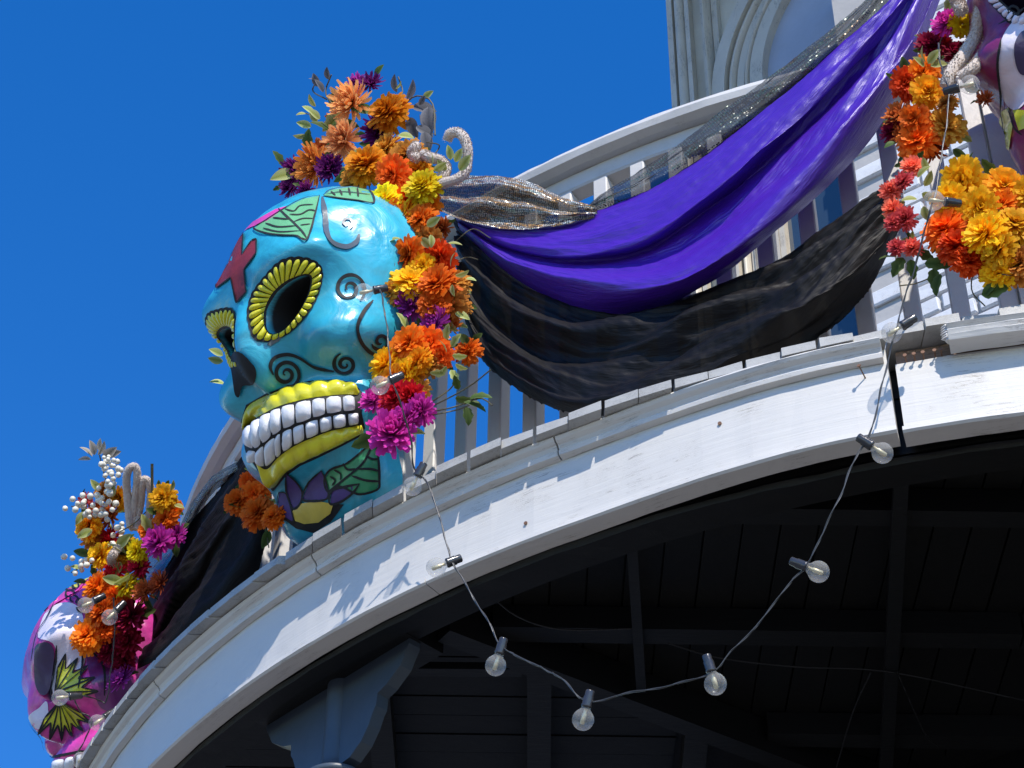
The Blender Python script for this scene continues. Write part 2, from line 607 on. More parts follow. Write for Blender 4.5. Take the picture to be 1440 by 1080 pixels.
# nails left standing in the boards
nail_m = plain('rusty_nail', (0.20, 0.11, 0.07), rough=0.7, metal=0.3)
def nail(th, z, ln, par, tilt=(0, 0), r0=None):
    r0 = r0 or 2.838 + foff(th)
    p = pol(r0 - 0.01, th, z)
    n = outward(p)
    d = (n + Vector((tilt[0], 0, tilt[1]))).normalized()
    mb = MB()
    e = p + n * 0.01 + d * ln
    mb.tube([p, p + n * 0.01, e], 0.0016, 6)
    mb.tube([e - d * 0.0005, e + d * 0.0015], 0.0042, 8)
    mb.build('nail', nail_m, par)
nail(17.95, -0.098, 0.033, fascia, (-0.25, 0.35))
for a in (16.3, 15.95, 15.6, 15.15, 14.9):
    nail(a, -0.0715, 0.016, fascia2, (0, 0.1))
nail(24.0, -0.12, 0.004, fascia)
nail(33.0, -0.20, 0.004, fascia)

# ---- balustrade
rail_prof = [(2.570, 1.052), (2.650, 1.052), (2.672, 1.060), (2.678, 1.078), (2.672, 1.094), (2.640, 1.101), (2.590, 1.101), (2.560, 1.094), (2.556, 1.070)]
mb = MB()
arc_sweep(mb, rail_prof, 95, -10, 130, None, 0.002)
rail = mb.build('handrail', rail_paint, gallery)
mb = MB()
arc_sweep(mb, [(2.585, 1.000), (2.626, 1.000), (2.630, 1.006), (2.630, 1.051), (2.585, 1.051)], 95, -10, 130, None, 0.001)
mb.build('under_rail', rail_paint, rail)
mb = MB()
arc_sweep(mb, [(2.575, 0.055), (2.640, 0.055), (2.640, 0.105), (2.607, 0.118), (2.575, 0.105)], 95, -10, 130, None, 0.001)
mb.build('bottom_rail', rail_paint, rail)
bmesh_b = None
th = -6.3
STEP = 2.22
while th < 92:
    p = pol(2.609, th, 0.110)
    n = outward(p)
    t = Vector((0, 0, 1)).cross(n)
    if bmesh_b is None:
        q = 0.0195
        c_ = 0.003
        ring = [(-q + c_, -q), (q - c_, -q), (q, -q + c_), (q, q - c_), (q - c_, q), (-q + c_, q), (-q, q - c_), (-q, -q + c_)]
        bmesh_b = bpy.data.meshes.new('baluster')
        vv = [(a, b, 0) for a, b in ring] + [(a, b, 0.889) for a, b in ring]
        bmesh_b.from_pydata(vv, [], [tuple(range(7, -1, -1)), tuple(range(8, 16))] + [(i, (i + 1) % 8, 8 + (i + 1) % 8, 8 + i) for i in range(8)])
        bmesh_b.materials.append(rail_paint)
    mm = Matrix((t, n, Vector((0, 0, 1)))).transposed().to_4x4()
    mm.translation = p
    inst('baluster', bmesh_b, mm, rail)
    th += STEP
# posts that carry the rail
for th in (47.0, 10.2, 73.0):
    p = pol(2.609, th, 0.001)
    n = outward(p)
    t = Vector((0, 0, 1)).cross(n)
    mb = MB()
    mb.box(p + Vector((0, 0, 0.5265)), t * 0.034, n * 0.03, Vector((0, 0, 0.5255)))
    mb.build('rail_post', rail_paint, rail)
for th in (62, 36, 25, 15, 2):
    mb = MB()
    p = pol(2.609, th, 0.001)
    n = outward(p)
    mb.box(p + Vector((0, 0, 0.0265)), Vector((0, 0, 1)).cross(n) * 0.02, n * 0.02, Vector((0, 0, 0.0262)))
    mb.build('rail_block', rail_paint, rail)

# ---- ceiling: boards front-to-back right of the hip, sideways left of it
hip0, hip1 = Vector((-0.62, 3.585)), Vector((0.98, 4.60))
def hip_y(xx):
    return hip0.y + (xx - hip0.x) * (hip1.y - hip0.y) / (hip1.x - hip0.x)
def hip_x(yy):
    return hip0.x + (yy - hip0.y) * (hip1.x - hip0.x) / (hip1.y - hip0.y)
rc = random.Random(11)
mb = MB()
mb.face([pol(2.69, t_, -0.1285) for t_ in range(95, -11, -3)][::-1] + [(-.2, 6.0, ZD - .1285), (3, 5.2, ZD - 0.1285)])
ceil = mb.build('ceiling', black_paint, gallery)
ZC = ZD - 0.142
x = -0.55
while x < 2.4:
    w = 0.0755
    d = rc.uniform(-0.002, 0.002)
    x0, x1 = x, x + w
    yf = CY - math.sqrt(max(0.02, 2.69 ** 2 - (x + .04 - CX) ** 2))
    yb0, yb1 = min(hip_y(x0), 4.58 - max(0, x0 - .9) * .62), min(hip_y(x1), 4.58 - max(0, x1 - .9) * .62)
    if yb0 > yf + 0.03:
        mb = MB()
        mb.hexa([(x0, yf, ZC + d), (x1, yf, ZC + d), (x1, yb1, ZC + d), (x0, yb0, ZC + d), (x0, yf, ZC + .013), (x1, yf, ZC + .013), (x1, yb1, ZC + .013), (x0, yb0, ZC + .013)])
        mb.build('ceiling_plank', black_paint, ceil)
    x += w + 0.0045
y = 3.62
while y < 5.4:
    w = 0.0755
    d = rc.uniform(-0.002, 0.002)
    y0, y1 = y, y + w
    xf = CX - math.sqrt(max(0.02, 2.69 ** 2 - (y + .04 - CY) ** 2))
    xb0, xb1 = min(hip_x(y0), .4), min(hip_x(y1), .4)
    if xb0 > xf + .03:
        mb = MB()
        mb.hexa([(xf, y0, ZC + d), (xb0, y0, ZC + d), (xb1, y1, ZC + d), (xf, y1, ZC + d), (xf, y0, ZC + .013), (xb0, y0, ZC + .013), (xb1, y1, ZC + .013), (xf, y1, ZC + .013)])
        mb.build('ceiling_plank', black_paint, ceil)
    y += w + 0.0045
def beam(name, p, q, w, z0, z1, mat=joist_paint, par=gallery, smoothed=False):
    p, q = Vector((p[0], p[1], 0)), Vector((q[0], q[1], 0))
    d = (q - p).normalized()
    s_ = Vector((-d.y, d.x, 0)) * w / 2
    mb = MB()
    lo, hi = Vector((0, 0, ZD + z0)), Vector((0, 0, ZD + z1))
    mb.hexa([p - s_ + lo, q - s_ + lo, q + s_ + lo, p + s_ + lo, p - s_ + hi, q - s_ + hi, q + s_ + hi, p + s_ + hi])
    return mb.build(name, mat, par)
for yj, wj in ((3.50, .052), (3.925, .056), (4.33, .056)):
    xs = max(hip_x(yj) + .05, CX - math.sqrt(2.69 ** 2 - (yj - CY) ** 2) + .01)
    xe = 1.12 if yj > 3.4 else 2.6
    if yj > 4.2:
        xe = 1.2
    beam('joist', (xs, yj), (xe, yj), wj, -0.203, -0.1445)
    if yj > 3.4 and yj < 4.2:
        beam('joist', (xe + .006, yj + .004), (2.4 if yj < 3.7 else 1.75, yj + .004), wj, -0.2, -0.1445)
for xj in (-0.30, 0.07, 0.44):
    beam('joist', (xj, hip_y(xj) + .05), (xj + .02, 5.3), 0.055, -0.203, -0.1445)
beam('hip_beam', hip0 + (hip1 - hip0) * 0.30, hip1, 0.05, -0.235, -0.1445)
beam('batten', (0.245, 3.50), (0.30, 4.115), 0.022, -0.222, -0.2035)
beam('batten', (0.775, 3.345), (0.90, 4.50), 0.03, -0.226, -0.2035)
beam('batten', (-.42, 4.05), (0.03, 4.045), 0.03, -0.222, -0.2035)
# thin cables stapled under the ceiling
cm = plain('black_cable', (0.006, 0.006, 0.006), rough=0.5)
for pts in ([(690, 838), (730, 868), (790, 885), (888, 884)], [(940, 905), (1010, 925), (1120, 938), (1250, 945), (1440, 985)], [(1225, 945), (1200, 1000), (1176, 1080)], [(1262, 945), (1300, 1030), (1320, 1050)]):
    mb = MB()
    mb.tube([onz(a, b, ZD - 0.232 + .002 * math.sin(a)) for a, b in catmull(pts, 24)], 0.0020, 6)
    mb.build('cable', cm, gallery)

# ---- column with scroll brackets
cp = onz(487, 930, ZD - 0.36)
pr, pa = math.hypot(cp.x - CX, cp.y - CY), math.degrees(math.atan2(CX - cp.x, CY - cp.y))
pr = 2.69
cb = cyl(486, 893, pr)
zt = cb.z - ZD                             # top of the shaft
pa = math.degrees(math.atan2(CX - cb.x, CY - cb.y))
base = pol(pr, pa, 0)
n = outward(base)
t = Vector((0, 0, 1)).cross(n)             # towards the right seen from outside
if t.x < 0:
    t = -t
mb = MB()
zc = zt - 0.385
prof = [(0.05, -ZD), (0.05, -ZD + .4), (0.036, -ZD + .45), (0.034, zc - 0.02), (0.052, zc - 0.012), (0.066, zc - 0.004), (0.068, zc + .006), (0.060, zc + .012), (0.034, zc + .016), (0.0315, zc + 0.05), (0.031, zt), (0.036, zt + 0.01), (0.036, zt + 0.03)]
mb.lathe(prof, (base.x, base.y, ZD), (0, 0, 1), 28)
column = mb.build('column', post_paint, gallery, smooth=True)
# abacus steps under the fascia
for i, (hw, hd, z0, z1) in enumerate(((0.25, 0.075, zt + .026, -0.2485), (0.225, 0.062, zt + .012, zt + .0255), (0.205, 0.05, zt + .001, zt + .0115))):
    mb = MB()
    mb.box(Vector((base.x, base.y, ZD + (z0 + z1) / 2)), t * hw, n * min(hd, 0.08), Vector((0, 0, (z1 - z0) / 2)))
    mb.build('capital_block', joist_paint, column)
br = [(a_ * 1.42, zt + (b_ + 0.346) * 1.6) for a_, b_ in [(0.0, -0.346), (0.20, -0.346), (0.205, -0.372), (0.18, -0.380), (0.173, -0.40), (0.170, -0.44), (0.152, -0.468), (0.122, -0.486), (0.102, -0.492), (0.100, -0.510), (0.094, -0.518), (0.086, -0.535), (0.070, -0.555), (0.046, -0.57), (0.0, -0.575)]]
for sgn in (1, -1):
    mb = MB()
    f_ = [Vector((base.x, base.y, ZD + z)) + t * (sgn * (0.0 + s_)) + n * 0.016 for s_, z in br]
    b_ = [p - n * 0.032 for p in f_]
    mb.face(f_ if sgn > 0 else f_[::-1])
    mb.face(b_[::-1] if sgn > 0 else b_)
    for i in range(len(f_)):
        j = (i + 1) % len(f_)
        mb.face([f_[i], b_[i], b_[j], f_[j]])
    mb.build('scroll_bracket', post_paint, column)

# ================================================================== building behind the gallery
WA = R(37)
WN = Vector((-math.sin(WA), -math.cos(WA), 0))
WT = Vector((math.cos(WA), -math.sin(WA), 0))
W0 = Vector((CX, CY, 0)) + WN * 1.35
def wallpx(x, y, off=0.0):
    d = ray(x, y)
    tt = ((W0 + WN * off - CAM).dot(WN)) / d.dot(WN)
    p = CAM + d * tt
    return (p - W0).dot(WT), p.z - ZD
def wp(s_, z, off=0.0):
    return W0 + WT * s_ + WN * off + Vector((0, 0, ZD + z))
stucco = plain('grey_stucco', (0.52, 0.455, 0.345), rough=0.8, var=0.25, vscale=3.0, bump=0.3, bscale=25)
trim_m = painted_wood('grey_trim_paint', (0.56, 0.495, 0.39), amount=0.6, crack=0.5, coords='Object', stretch=(6, 6, 1.2), blotch=0.5)
brick_m = painted_wood('whitewashed_brick', (0.68, 0.69, 0.71), dirt=(0.22, 0.20, 0.20), amount=0.5, crack=0.4, coords='Object', stretch=(14, 14, 14), blotch=0.5, rough=0.75)
mortar_m = plain('grey_mortar', (0.42, 0.41, 0.40), rough=0.9)
glass_m, nt_, o_ = newmat('window_glass')
b_ = N(nt_, 'ShaderNodeBsdfPrincipled', i_Roughness=0.04)
b_.inputs['Base Color'].default_value = (0.03, 0.05, 0.075, 1)
b_.inputs['Specular IOR Level'].default_value = 0.9
nt_.links.new(b_.outputs[0], o_.inputs[0])
roof_m = plain('roof_slate', (0.12, 0.12, 0.13), rough=0.8)

sl = wallpx(947, 60)[0]
building = thing('corner_building', 'grey stucco corner building with arched window surround behind the gallery rail', 'building', W0 + WT * 1.0)
SR = 4.2
mb = MB()
mb.hexa([wp(sl, -ZD), wp(SR, -ZD), wp(SR, -ZD, -3), wp(sl, -ZD, -3), wp(sl, 4.6), wp(SR, 4.6), wp(SR, 4.6, -3), wp(sl, 4.6, -3)])
mb.build('wall', stucco, building)
mb = MB()
mb.hexa([wp(sl - .0, 4.605, 1.3), wp(SR, 4.605, 1.3), wp(SR, 4.605, -3.2), wp(sl - .0, 4.605, -3.2), wp(sl - .0, 4.8, 1.35), wp(SR, 4.8, 1.35), wp(SR, 5.8, -1), wp(sl - .0, 5.8, -1)])
mb.build('roof', roof_m, building)  # out of view; overhang put in to shade the arched wall
mb = MB()
mb.hexa([wp(sl, -2.5, .02), wp(SR, -2.5, .02), wp(SR, -2.5, .002), wp(sl, -2.5, .002), wp(sl, -.13, .02), wp(SR, -.13, .02), wp(SR, -.13, .002), wp(sl, -.13, .002)])
mb.build('wall_shade_strip', black_paint, building)  # dark strip added on the stucco for the shade under the gallery
# pilaster strips at the corner
def strip(s0, s1, z0, z1, o0, o1, name='pilaster', mat=trim_m, par=building, rnd=0):
    mb = MB()
    if rnd:
        pts = []
        for i in range(9):
            a = math.pi * i / 8
            pts.append(((s0 + s1) / 2 - math.cos(a) * (s1 - s0) / 2, o0 + (o1 - o0) * math.sin(a)))
        rows = [[wp(s_, z, of) for s_, of in pts] for z in (z0, z1)]
        mb.quad_grid(rows)
        return mb.build(name, mat, par, smooth=True)
    mb.hexa([wp(s0, z0, o1), wp(s1, z0, o1), wp(s1, z0, o0), wp(s0, z0, o0), wp(s0, z1, o1), wp(s1, z1, o1), wp(s1, z1, o0), wp(s0, z1, o0)])
    return mb.build(name, mat, par)
sx = lambda px, py=90: wallpx(px, py)[0]
strip(sl - 0.004, sx(955), 0, 4.5, -.02, 0.03)
strip(sx(957), sx(972), 0, 4.5, 0.002, 0.045, rnd=1)
strip(sx(973), sx(979), 0, 4.5, 0.002, 0.03)
strip(sx(998), sx(1003), 0, 4.5, 0.002, 0.04)
strip(sx(1003.5), sx(1010), 0, 4.5, 0.002, 0.07, rnd=1)
strip(sx(1011), sx(1019), 0, 4.5, 0.002, 0.025)
# round arch: mouldings of falling radius, recessed panel behind
A1 = [wallpx(*p) for p in ((1016, 108), (1033, 50), (1058, 0))]
(ax_, az_), (bx_, bz_), (cx_, cz_) = A1
dd = 2 * (ax_ * (bz_ - cz_) + bx_ * (cz_ - az_) + cx_ * (az_ - bz_))
ux = ((ax_ ** 2 + az_ ** 2) * (bz_ - cz_) + (bx_ ** 2 + bz_ ** 2) * (cz_ - az_) + (cx_ ** 2 + cz_ ** 2) * (az_ - bz_)) / dd
uz = ((ax_ ** 2 + az_ ** 2) * (cx_ - bx_) + (bx_ ** 2 + bz_ ** 2) * (ax_ - cx_) + (cx_ ** 2 + cz_ ** 2) * (bx_ - ax_)) / dd
ar = math.hypot(ax_ - ux, az_ - uz)
print('ARCH', ux, uz, ar, 'sl', sl, A1)
ir = math.hypot(wallpx(1081, 101)[0] - ux, wallpx(1081, 101)[1] - uz)
print('inner', ir, wallpx(1130, 18), math.hypot(wallpx(1130, 18)[0] - ux, wallpx(1130, 18)[1] - uz))
def arch_ring(r0, r1, o0, o1, name, mat, round_=False):
    n = 56
    prof = [(r0, 0.0), (r0, o1), (r1, o1), (r1, 0.0)] if not round_ else [(r0 + (r1 - r0) * i / 6, o0 + (o1 - o0) * math.sin(math.pi * i / 6)) for i in range(7)]
    rows = []
    path = [('l', z) for z in (0.0, uz * .5)] + [('a', math.pi - math.pi * i / n) for i in range(n + 1)] + [('r', z) for z in (uz * .5, 0.0)]
    for kind, v in path:
        if kind == 'a':
            rows.append([wp(ux + r_ * math.cos(v), uz + r_ * math.sin(v), of) for r_, of in prof])
        else:
            rows.append([wp(ux + (-r_ if kind == 'l' else r_), v, of) for r_, of in prof])
    mb = MB()
    mb.quad_grid(rows)
    return mb.build(name, mat, building, smooth=round_)
ws = ar - ir
arch_ring(ar, ar - ws * .26, 0.002, 0.055, 'arch_moulding', trim_m)
arch_ring(ar - ws * .265, ar - ws * .45, 0.004, 0.05, 'arch_moulding', trim_m, True)
arch_ring(ar - ws * .455, ar - ws * .60, 0.002, 0.032, 'arch_moulding', trim_m)
arch_ring(ar - ws * .605, ar - ws * .74, 0.004, 0.05, 'arch_moulding', trim_m, True)
arch_ring(ar - ws * .745, ar - ws * 1.0, 0.002, 0.042, 'arch_moulding', trim_m)
panel_m = plain('blue_grey_panel', (0.36, 0.39, 0.46), rough=0.5, var=0.08)
mb = MB()
pts = [wp(ux + (ir + .01) * math.cos(math.pi * i / 40), uz + (ir + .01) * math.sin(math.pi * i / 40), 0.006) for i in range(41)]
pts += [wp(ux - ir - .01, 0, .006), wp(ux + ir + .01, 0, .006)]
mb.face(pts)
mb.build('arch_panel', panel_m, building)
# french windows below the arch, seen between the balusters
for i, (x0, x1) in enumerate(((1040, 1068), (1072, 1104), (1112, 1142), (1147, 1200))):
    s0, s1 = sx(x0, 330), sx(x1, 330)
    mb = MB()
    mb.face([wp(s0, 0.3, 0.013), wp(s1, 0.3, 0.013), wp(s1, 2.25, 0.013), wp(s0, 2.25, 0.013)])
    wnd = mb.build('window_pane', glass_m, building)
    strip(s0 - 0.012, s0, 0.3, 2.25, 0.008, 0.04, 'window_frame', trim_m, wnd)
    strip(s1, s1 + 0.012, 0.3, 2.25, 0.008, 0.04, 'window_frame', trim_m, wnd)
    strip(s0, s1, 2.25, 2.28, 0.008, 0.04, 'window_frame', trim_m, wnd)
    strip(s0, s1, 1.55 + .02 * i, 1.575 + .02 * i, 0.016, 0.038, 'window_frame', trim_m, wnd)
# whitewashed brick pier right of the windows
PO = 0.16
s0 = wallpx(1214, 330, PO)[0]
mb = MB()
mb.hexa([wp(s0, 0, PO - .006), wp(2.6, 0, PO - .006), wp(2.6, 0, 0.003), wp(s0, 0, 0.003), wp(s0, 2.9, PO - .006), wp(2.6, 2.9, PO - .006), wp(2.6, 2.9, 0.003), wp(s0, 2.9, 0.003)])
pier = mb.build('brick_pier', mortar_m, building)
rk = random.Random(9)
bmesh_k = []
for v in range(6):
    bm = bmesh.new()
    bmesh.ops.create_cube(bm, size=1)
    bmesh.ops.scale(bm, vec=(0.196, 0.02, 0.054), verts=bm.verts)
    bmesh.ops.bevel(bm, geom=bm.edges[:], offset=0.004, segments=1, affect='EDGES')
    for q in bm.verts:
        q.co += Vector((rk.uniform(-1, 1), rk.uniform(-1, 1), rk.uniform(-1, 1))) * 0.0016
    me = bpy.data.meshes.new('brick')
    bm.to_mesh(me)
    bm.free()
    me.materials.append(brick_m)
    bmesh_k.append(me)
row = 0
z = 0.52
cnt = 0
while z < 2.45:
    s_ = s0 + 0.1 + (0.0 if row % 2 else 0.103)
    if row % 2 == 0:
        pass
    while s_ < s0 + 1.15:
        p = wp(s_, z, PO - 0.002 + rk.uniform(-.002, .0025))
        mm = Matrix((WT, -WN, Vector((0, 0, 1)))).transposed().to_4x4()
        mm = mm @ Matrix.Rotation(rk.uniform(-.012, .012), 4, 'Y')
        mm.translation = p
        inst('brick', bmesh_k[rk.randrange(6)], mm, pier)
        s_ += 0.206
        cnt += 1
    z += 0.0635
    row += 1
print('bricks', cnt)

# ================================================================== sugar skulls
def ell(P, c, r):
    q = P - np.array(c)
    r = np.array(r)
    k0 = np.linalg.norm(q / r, axis=1)
    k1 = np.linalg.norm(q / (r * r), axis=1) + 1e-9
    return k0 * (k0 - 1) / k1

def rbox(P, c, h, rd):
    q = np.abs(P - np.array(c)) - np.array(h)
    return np.linalg.norm(np.maximum(q, 0), axis=1) + np.minimum(q.max(1), 0) - rd

def smin(a, b, k):
    h = np.clip(.5 + .5 * (b - a) / k, 0, 1)
    return b * (1 - h) + a * h - k * h * (1 - h)

def skull_sdf(P):
    """papier-mache skull of height 1, face towards -Y"""
    M = P.copy()
    M[:, 0] = np.abs(M[:, 0])
    d = ell(P, (0, .06, .64), (.315, .40, .36))
    d = smin(d, rbox(P, (0, -.045, .28), (.12, .10, .20), .09), .12)
    d = smin(d, ell(M, (.195, -.165, .455), (.095, .13, .072)), .06)
    d = smin(d, ell(P, (0, -.165, .25), (.235, .21, .12)), .05)
    d = smin(d, ell(M, (.13, -.245, .69), (.12, .075, .045)), .09)
    d = smin(d, ell(P, (0, -.085, .07), (.14, .11, .085)), .07)
    d = smin(d, ell(P, (0, -.31, .50), (.055, .075, .12)), .06)
    return d

def star_mesh(nu, nv):
    """first surface met coming in from outside along rays through an inner point"""
    c = np.array((0, -.05, .46))
    u = np.linspace(0, 2 * np.pi, nu, endpoint=False)
    v = np.linspace(0, np.pi, nv)
    U, V = np.meshgrid(u, v)
    D = np.stack([np.sin(V) * np.sin(U), -np.sin(V) * np.cos(U), np.cos(V)], -1).reshape(-1, 3)
    t = np.full(len(D), 0.95)
    for _ in range(70):
        t -= skull_sdf(c + D * t[:, None]) * 0.75
    return c + D * t[:, None]

NU, NV = 300, 220
SK = star_mesh(NU, NV)
_y0 = 0.03 - 0.17 * np.clip((0.52 - SK[:, 2]) / 0.3, 0, 1)                             # a mask: flat behind
_k = 0.34 - 0.22 * np.clip((0.52 - SK[:, 2]) / 0.3, 0, 1)
SK[:, 1] = np.where(SK[:, 1] > _y0, _y0 + (SK[:, 1] - _y0) * _k, SK[:, 1])
for i in range(len(SK)):                     # uneven hand-laid surface
    p = Vector(SK[i])
    w = 0.0060 * noise.noise(p * 6) + 0.0060 * (0.5 - abs(noise.noise(p * 10))) + 0.0018 * noise.noise(p * 26)
    SK[i] += np.array((p - Vector((0, -.05, .46))).normalized()) * w
SF = []
for i in range(NV - 1):
    for j in range(NU):
        j2 = (j + 1) % NU
        SF.append((i * NU + j, (i + 1) * NU + j, (i + 1) * NU + j2, i * NU + j2))

def skull_matrix(pos, scale, ty, tx, tz):
    """pos = world place of the skull's middle; tilts in degrees"""
    M = Matrix.Rotation(R(tz), 4, 'Z') @ Matrix.Rotation(R(tx), 4, 'X') @ Matrix.Rotation(R(ty), 4, 'Y')
    return Matrix.Translation(pos) @ M @ Matrix.Scale(scale, 4) @ Matrix.Translation((0, 0, -.5))

class Surf:
    """raycast helper on the closed skull surface in world space"""
    def __init__(s, M):
        s.M = M
        s.Mi = M.inverted()
        s.V = [M @ Vector(v) for v in SK]
        s.b = BVHTree.FromPolygons(s.V, SF)
    def hit(s, x, y):
        d = ray(x, y)
        p, n, i, t = s.b.ray_cast(CAM, d)
        if p is None:
            best = None
            for k in range(80):
                q = CAM + d * (4.6 + k * 0.025)
                p_, n_, i_, d_ = s.b.find_nearest(q)
                if best is None or d_ < best[0]:
                    best = (d_, p_, n_)
            p, n = best[1], best[2]
        return p, n
    def near(s, q):
        p, n, i, d = s.b.find_nearest(q)
        return p, n

BLUE_M = skull_matrix(at(493, 503, 5.25), 0.87, 7.0, 25.0, -51.0)
BS = Surf(BLUE_M)

# the near eye, nose and their outlines as seen on the blue skull, carried over to skull coordinates
z1 = lambda L: [(270 + a / 3.2727, 240 + b / 3.2727) for a, b in L]
z2 = lambda L: [(270 + a / 3.2727, 480 + b / 3.2727) for a, b in L]
EYE_OUT = z1([(470, 408), (545, 415), (592, 452), (590, 530), (545, 640), (470, 728), (400, 772), (345, 785), (290, 768), (268, 700), (265, 640), (290, 560), (360, 470), (410, 425)])
EYE_IN = z1([(478, 487), (525, 475), (552, 492), (542, 560), (505, 640), (465, 695), (420, 738), (370, 755), (340, 735), (332, 680), (340, 630), (375, 562), (425, 515)])
NOSE = z1([(200, 835), (235, 840), (270, 875), (295, 910), (298, 950), (280, 985), (240, 992), (222, 1040), (203, 1025), (195, 960), (190, 890)])

def closed(pts, n):
    P = list(pts) + [pts[0]]
    return catmull([P[-2]] + P + [P[1]], n + 40)[0:0] or _closed(pts, n)

def _closed(pts, n):
    P = [np.array(p, float) for p in pts]
    m_ = len(P)
    dense = []
    for k in range(m_):
        p0, p1, p2, p3 = P[k - 1], P[k], P[(k + 1) % m_], P[(k + 2) % m_]
        for q in range(12):
            t = q / 12
            dense.append(0.5 * (2 * p1 + (p2 - p0) * t + (2 * p0 - 5 * p1 + 4 * p2 - p3) * t * t + (3 * p1 - p0 - 3 * p2 + p3) * t ** 3))
    D = dense + [dense[0]]
    L = [0]
    for a, b in zip(D, D[1:]):
        L.append(L[-1] + float(np.linalg.norm(b - a)))
    res = []
    k = 0
    for i in range(n):
        s_ = L[-1] * i / n
        while L[k + 1] < s_:
            k += 1
        t = (s_ - L[k]) / (L[k + 1] - L[k] + 1e-12)
        res.append(D[k] + (D[k + 1] - D[k]) * t)
    return res

def to_local(S, pts):
    res = []
    for x, y in pts:
        p, n = S.hit(x, y)
        res.append(S.Mi @ p)
    return res
NP = 29                                      # petals round an eye
def align(a, b):
    """start index of closed curve b that best matches a[0]"""
    k = min(range(len(b)), key=lambda i: (b[i][0] - a[0][0]) ** 2 + (b[i][1] - a[0][1]) ** 2)
    return b[k:] + b[:k]
eo = _closed(EYE_OUT, NP * 6)
cen = sum(eo) / len(eo)
ei_dense = _closed(EYE_IN, 720)
ei = []
ai = [math.atan2(q[1] - cen[1], q[0] - cen[0]) for q in ei_dense]
for q in eo:
    a = math.atan2(q[1] - cen[1], q[0] - cen[0])
    k = min(range(720), key=lambda i: abs((ai[i] - a + math.pi) % (2 * math.pi) - math.pi))
    ei.append(ei_dense[k])
EO_L, EI_L = to_local(BS, eo), to_local(BS, ei)
NOSE_L = to_local(BS, _closed(NOSE, 40))
nx = sum(p.x for p in NOSE_L) / 40

def inside_dist(poly, x, z):
    """signed distance in the x-z plane (positive inside), vectorised over points"""
    P = np.array(poly)
    Q = np.roll(P, -1, axis=0)
    best = np.full(len(x), 9.0)
    ins = np.zeros(len(x), bool)
    for (ax, az), (bx, bz) in zip(P, Q):
        ex, ez = bx - ax, bz - az
        t = np.clip(((x - ax) * ex + (z - az) * ez) / (ex * ex + ez * ez + 1e-12), 0, 1)
        best = np.minimum(best, np.hypot(x - ax - t * ex, z - az - t * ez))
        c_ = ((az > z) != (bz > z)) & (x < (bx - ax) * (z - az) / (bz - az + 1e-12) + ax)
        ins ^= c_
    return np.where(ins, best, -best)

carved = SK.copy()
front = SK[:, 1] < -0.02
eye_poly = [(p.x, p.z) for p in EI_L[::3]]
nose_poly = [(p.x - nx * 0.5, p.z) for p in NOSE_L]
hole = np.zeros(len(SK))
for sgn in (1, -1):
    d = inside_dist(eye_poly, SK[:, 0] * sgn, SK[:, 2])
    k = np.clip(d / 0.028, 0, 1)
    carved[:, 1] += np.where(front, 0.15 * (1 - (1 - k) ** 2), 0)
    hole = np.maximum(hole, np.where(front, d, -1))
# flat foot
carved[:, 2] = np.maximum(carved[:, 2], 0.004 + 0.10 * np.maximum(0, SK[:, 1] + 0.12))

def skull_object(name, label, M, mats, group):
    base = M @ Vector((0, -.15, 0))
    root = thing(name, label, 'skull', base, group)
    me = bpy.data.meshes.new('skull_shell')
    me.from_pydata([tuple(v) for v in carved], [], SF)
    for mm in mats:
        me.materials.append(mm)
    at_ = me.attributes.new('hollow', 'FLOAT', 'POINT')
    at_.data.foreach_set('value', np.clip(0.5 + (hole - 0.001) * 12, 0, 1))
    me.polygons.foreach_set('use_smooth', [True] * len(SF))
    inst('skull_shell', me, M, root)
    return root

def eye_rings(S, root, petal, black, mirror=(1, -1)):
    """black rim with separate raised petals, in skull coordinates so that both eyes match"""
    for sg in mirror:
        def W(p, off=0.0):
            q = S.M @ Vector((p.x * sg, p.y, p.z))
            q_, n_ = S.near(q)
            return q_ + n_ * off
        n = NP * 6
        mb = MB()
        co, cc = [], []
        rows = []
        for k in range(n + 1):
            o_, i_ = EO_L[k % n], EI_L[k % n]
            dd_ = o_ - i_
            sc = 1.0 + 0.05 * math.sin(math.pi * ((k % 6) / 6))
            row = []
            for t in np.linspace(-0.16, 1.10, 8):
                row.append(W(i_ + dd_ * (t * sc), 0.0022 if t > -0.1 else 0.0))
            rows.append(row)
        mb.quad_grid(rows)
        rim = mb.build('eye_rim', black, root, smooth=True)
        for q in range(NP):
            rows = []
            for k in range(0, 7):
                u = k / 6
                uu = 0.085 + 0.83 * u
                kk = (q * 6 + uu * 6)
                k0 = int(kk) % n
                f = kk - int(kk)
                o_ = EO_L[k0].lerp(EO_L[(k0 + 1) % n], f)
                i_ = EI_L[k0].lerp(EI_L[(k0 + 1) % n], f)
                row = []
                ub = 1 - abs(2 * u - 1) ** 4
                for w_ in range(8):
                    v = w_ / 7
                    lim = 0.76 + 0.24 * math.sqrt(max(0, 1 - (2 * u - 1) ** 2))
                    vv = 0.01 + (1.0 * lim - 0.01) * v
                    h = 0.0034 + 0.0060 * ub * (1 - abs(2 * v - 1) ** 4)
                    row.append(W(i_ + (o_ - i_) * vv, h))
                rows.append(row)
            mb = MB()
            mb.quad_grid(rows)
            mb.build('rim_petal', petal, rim, smooth=True)

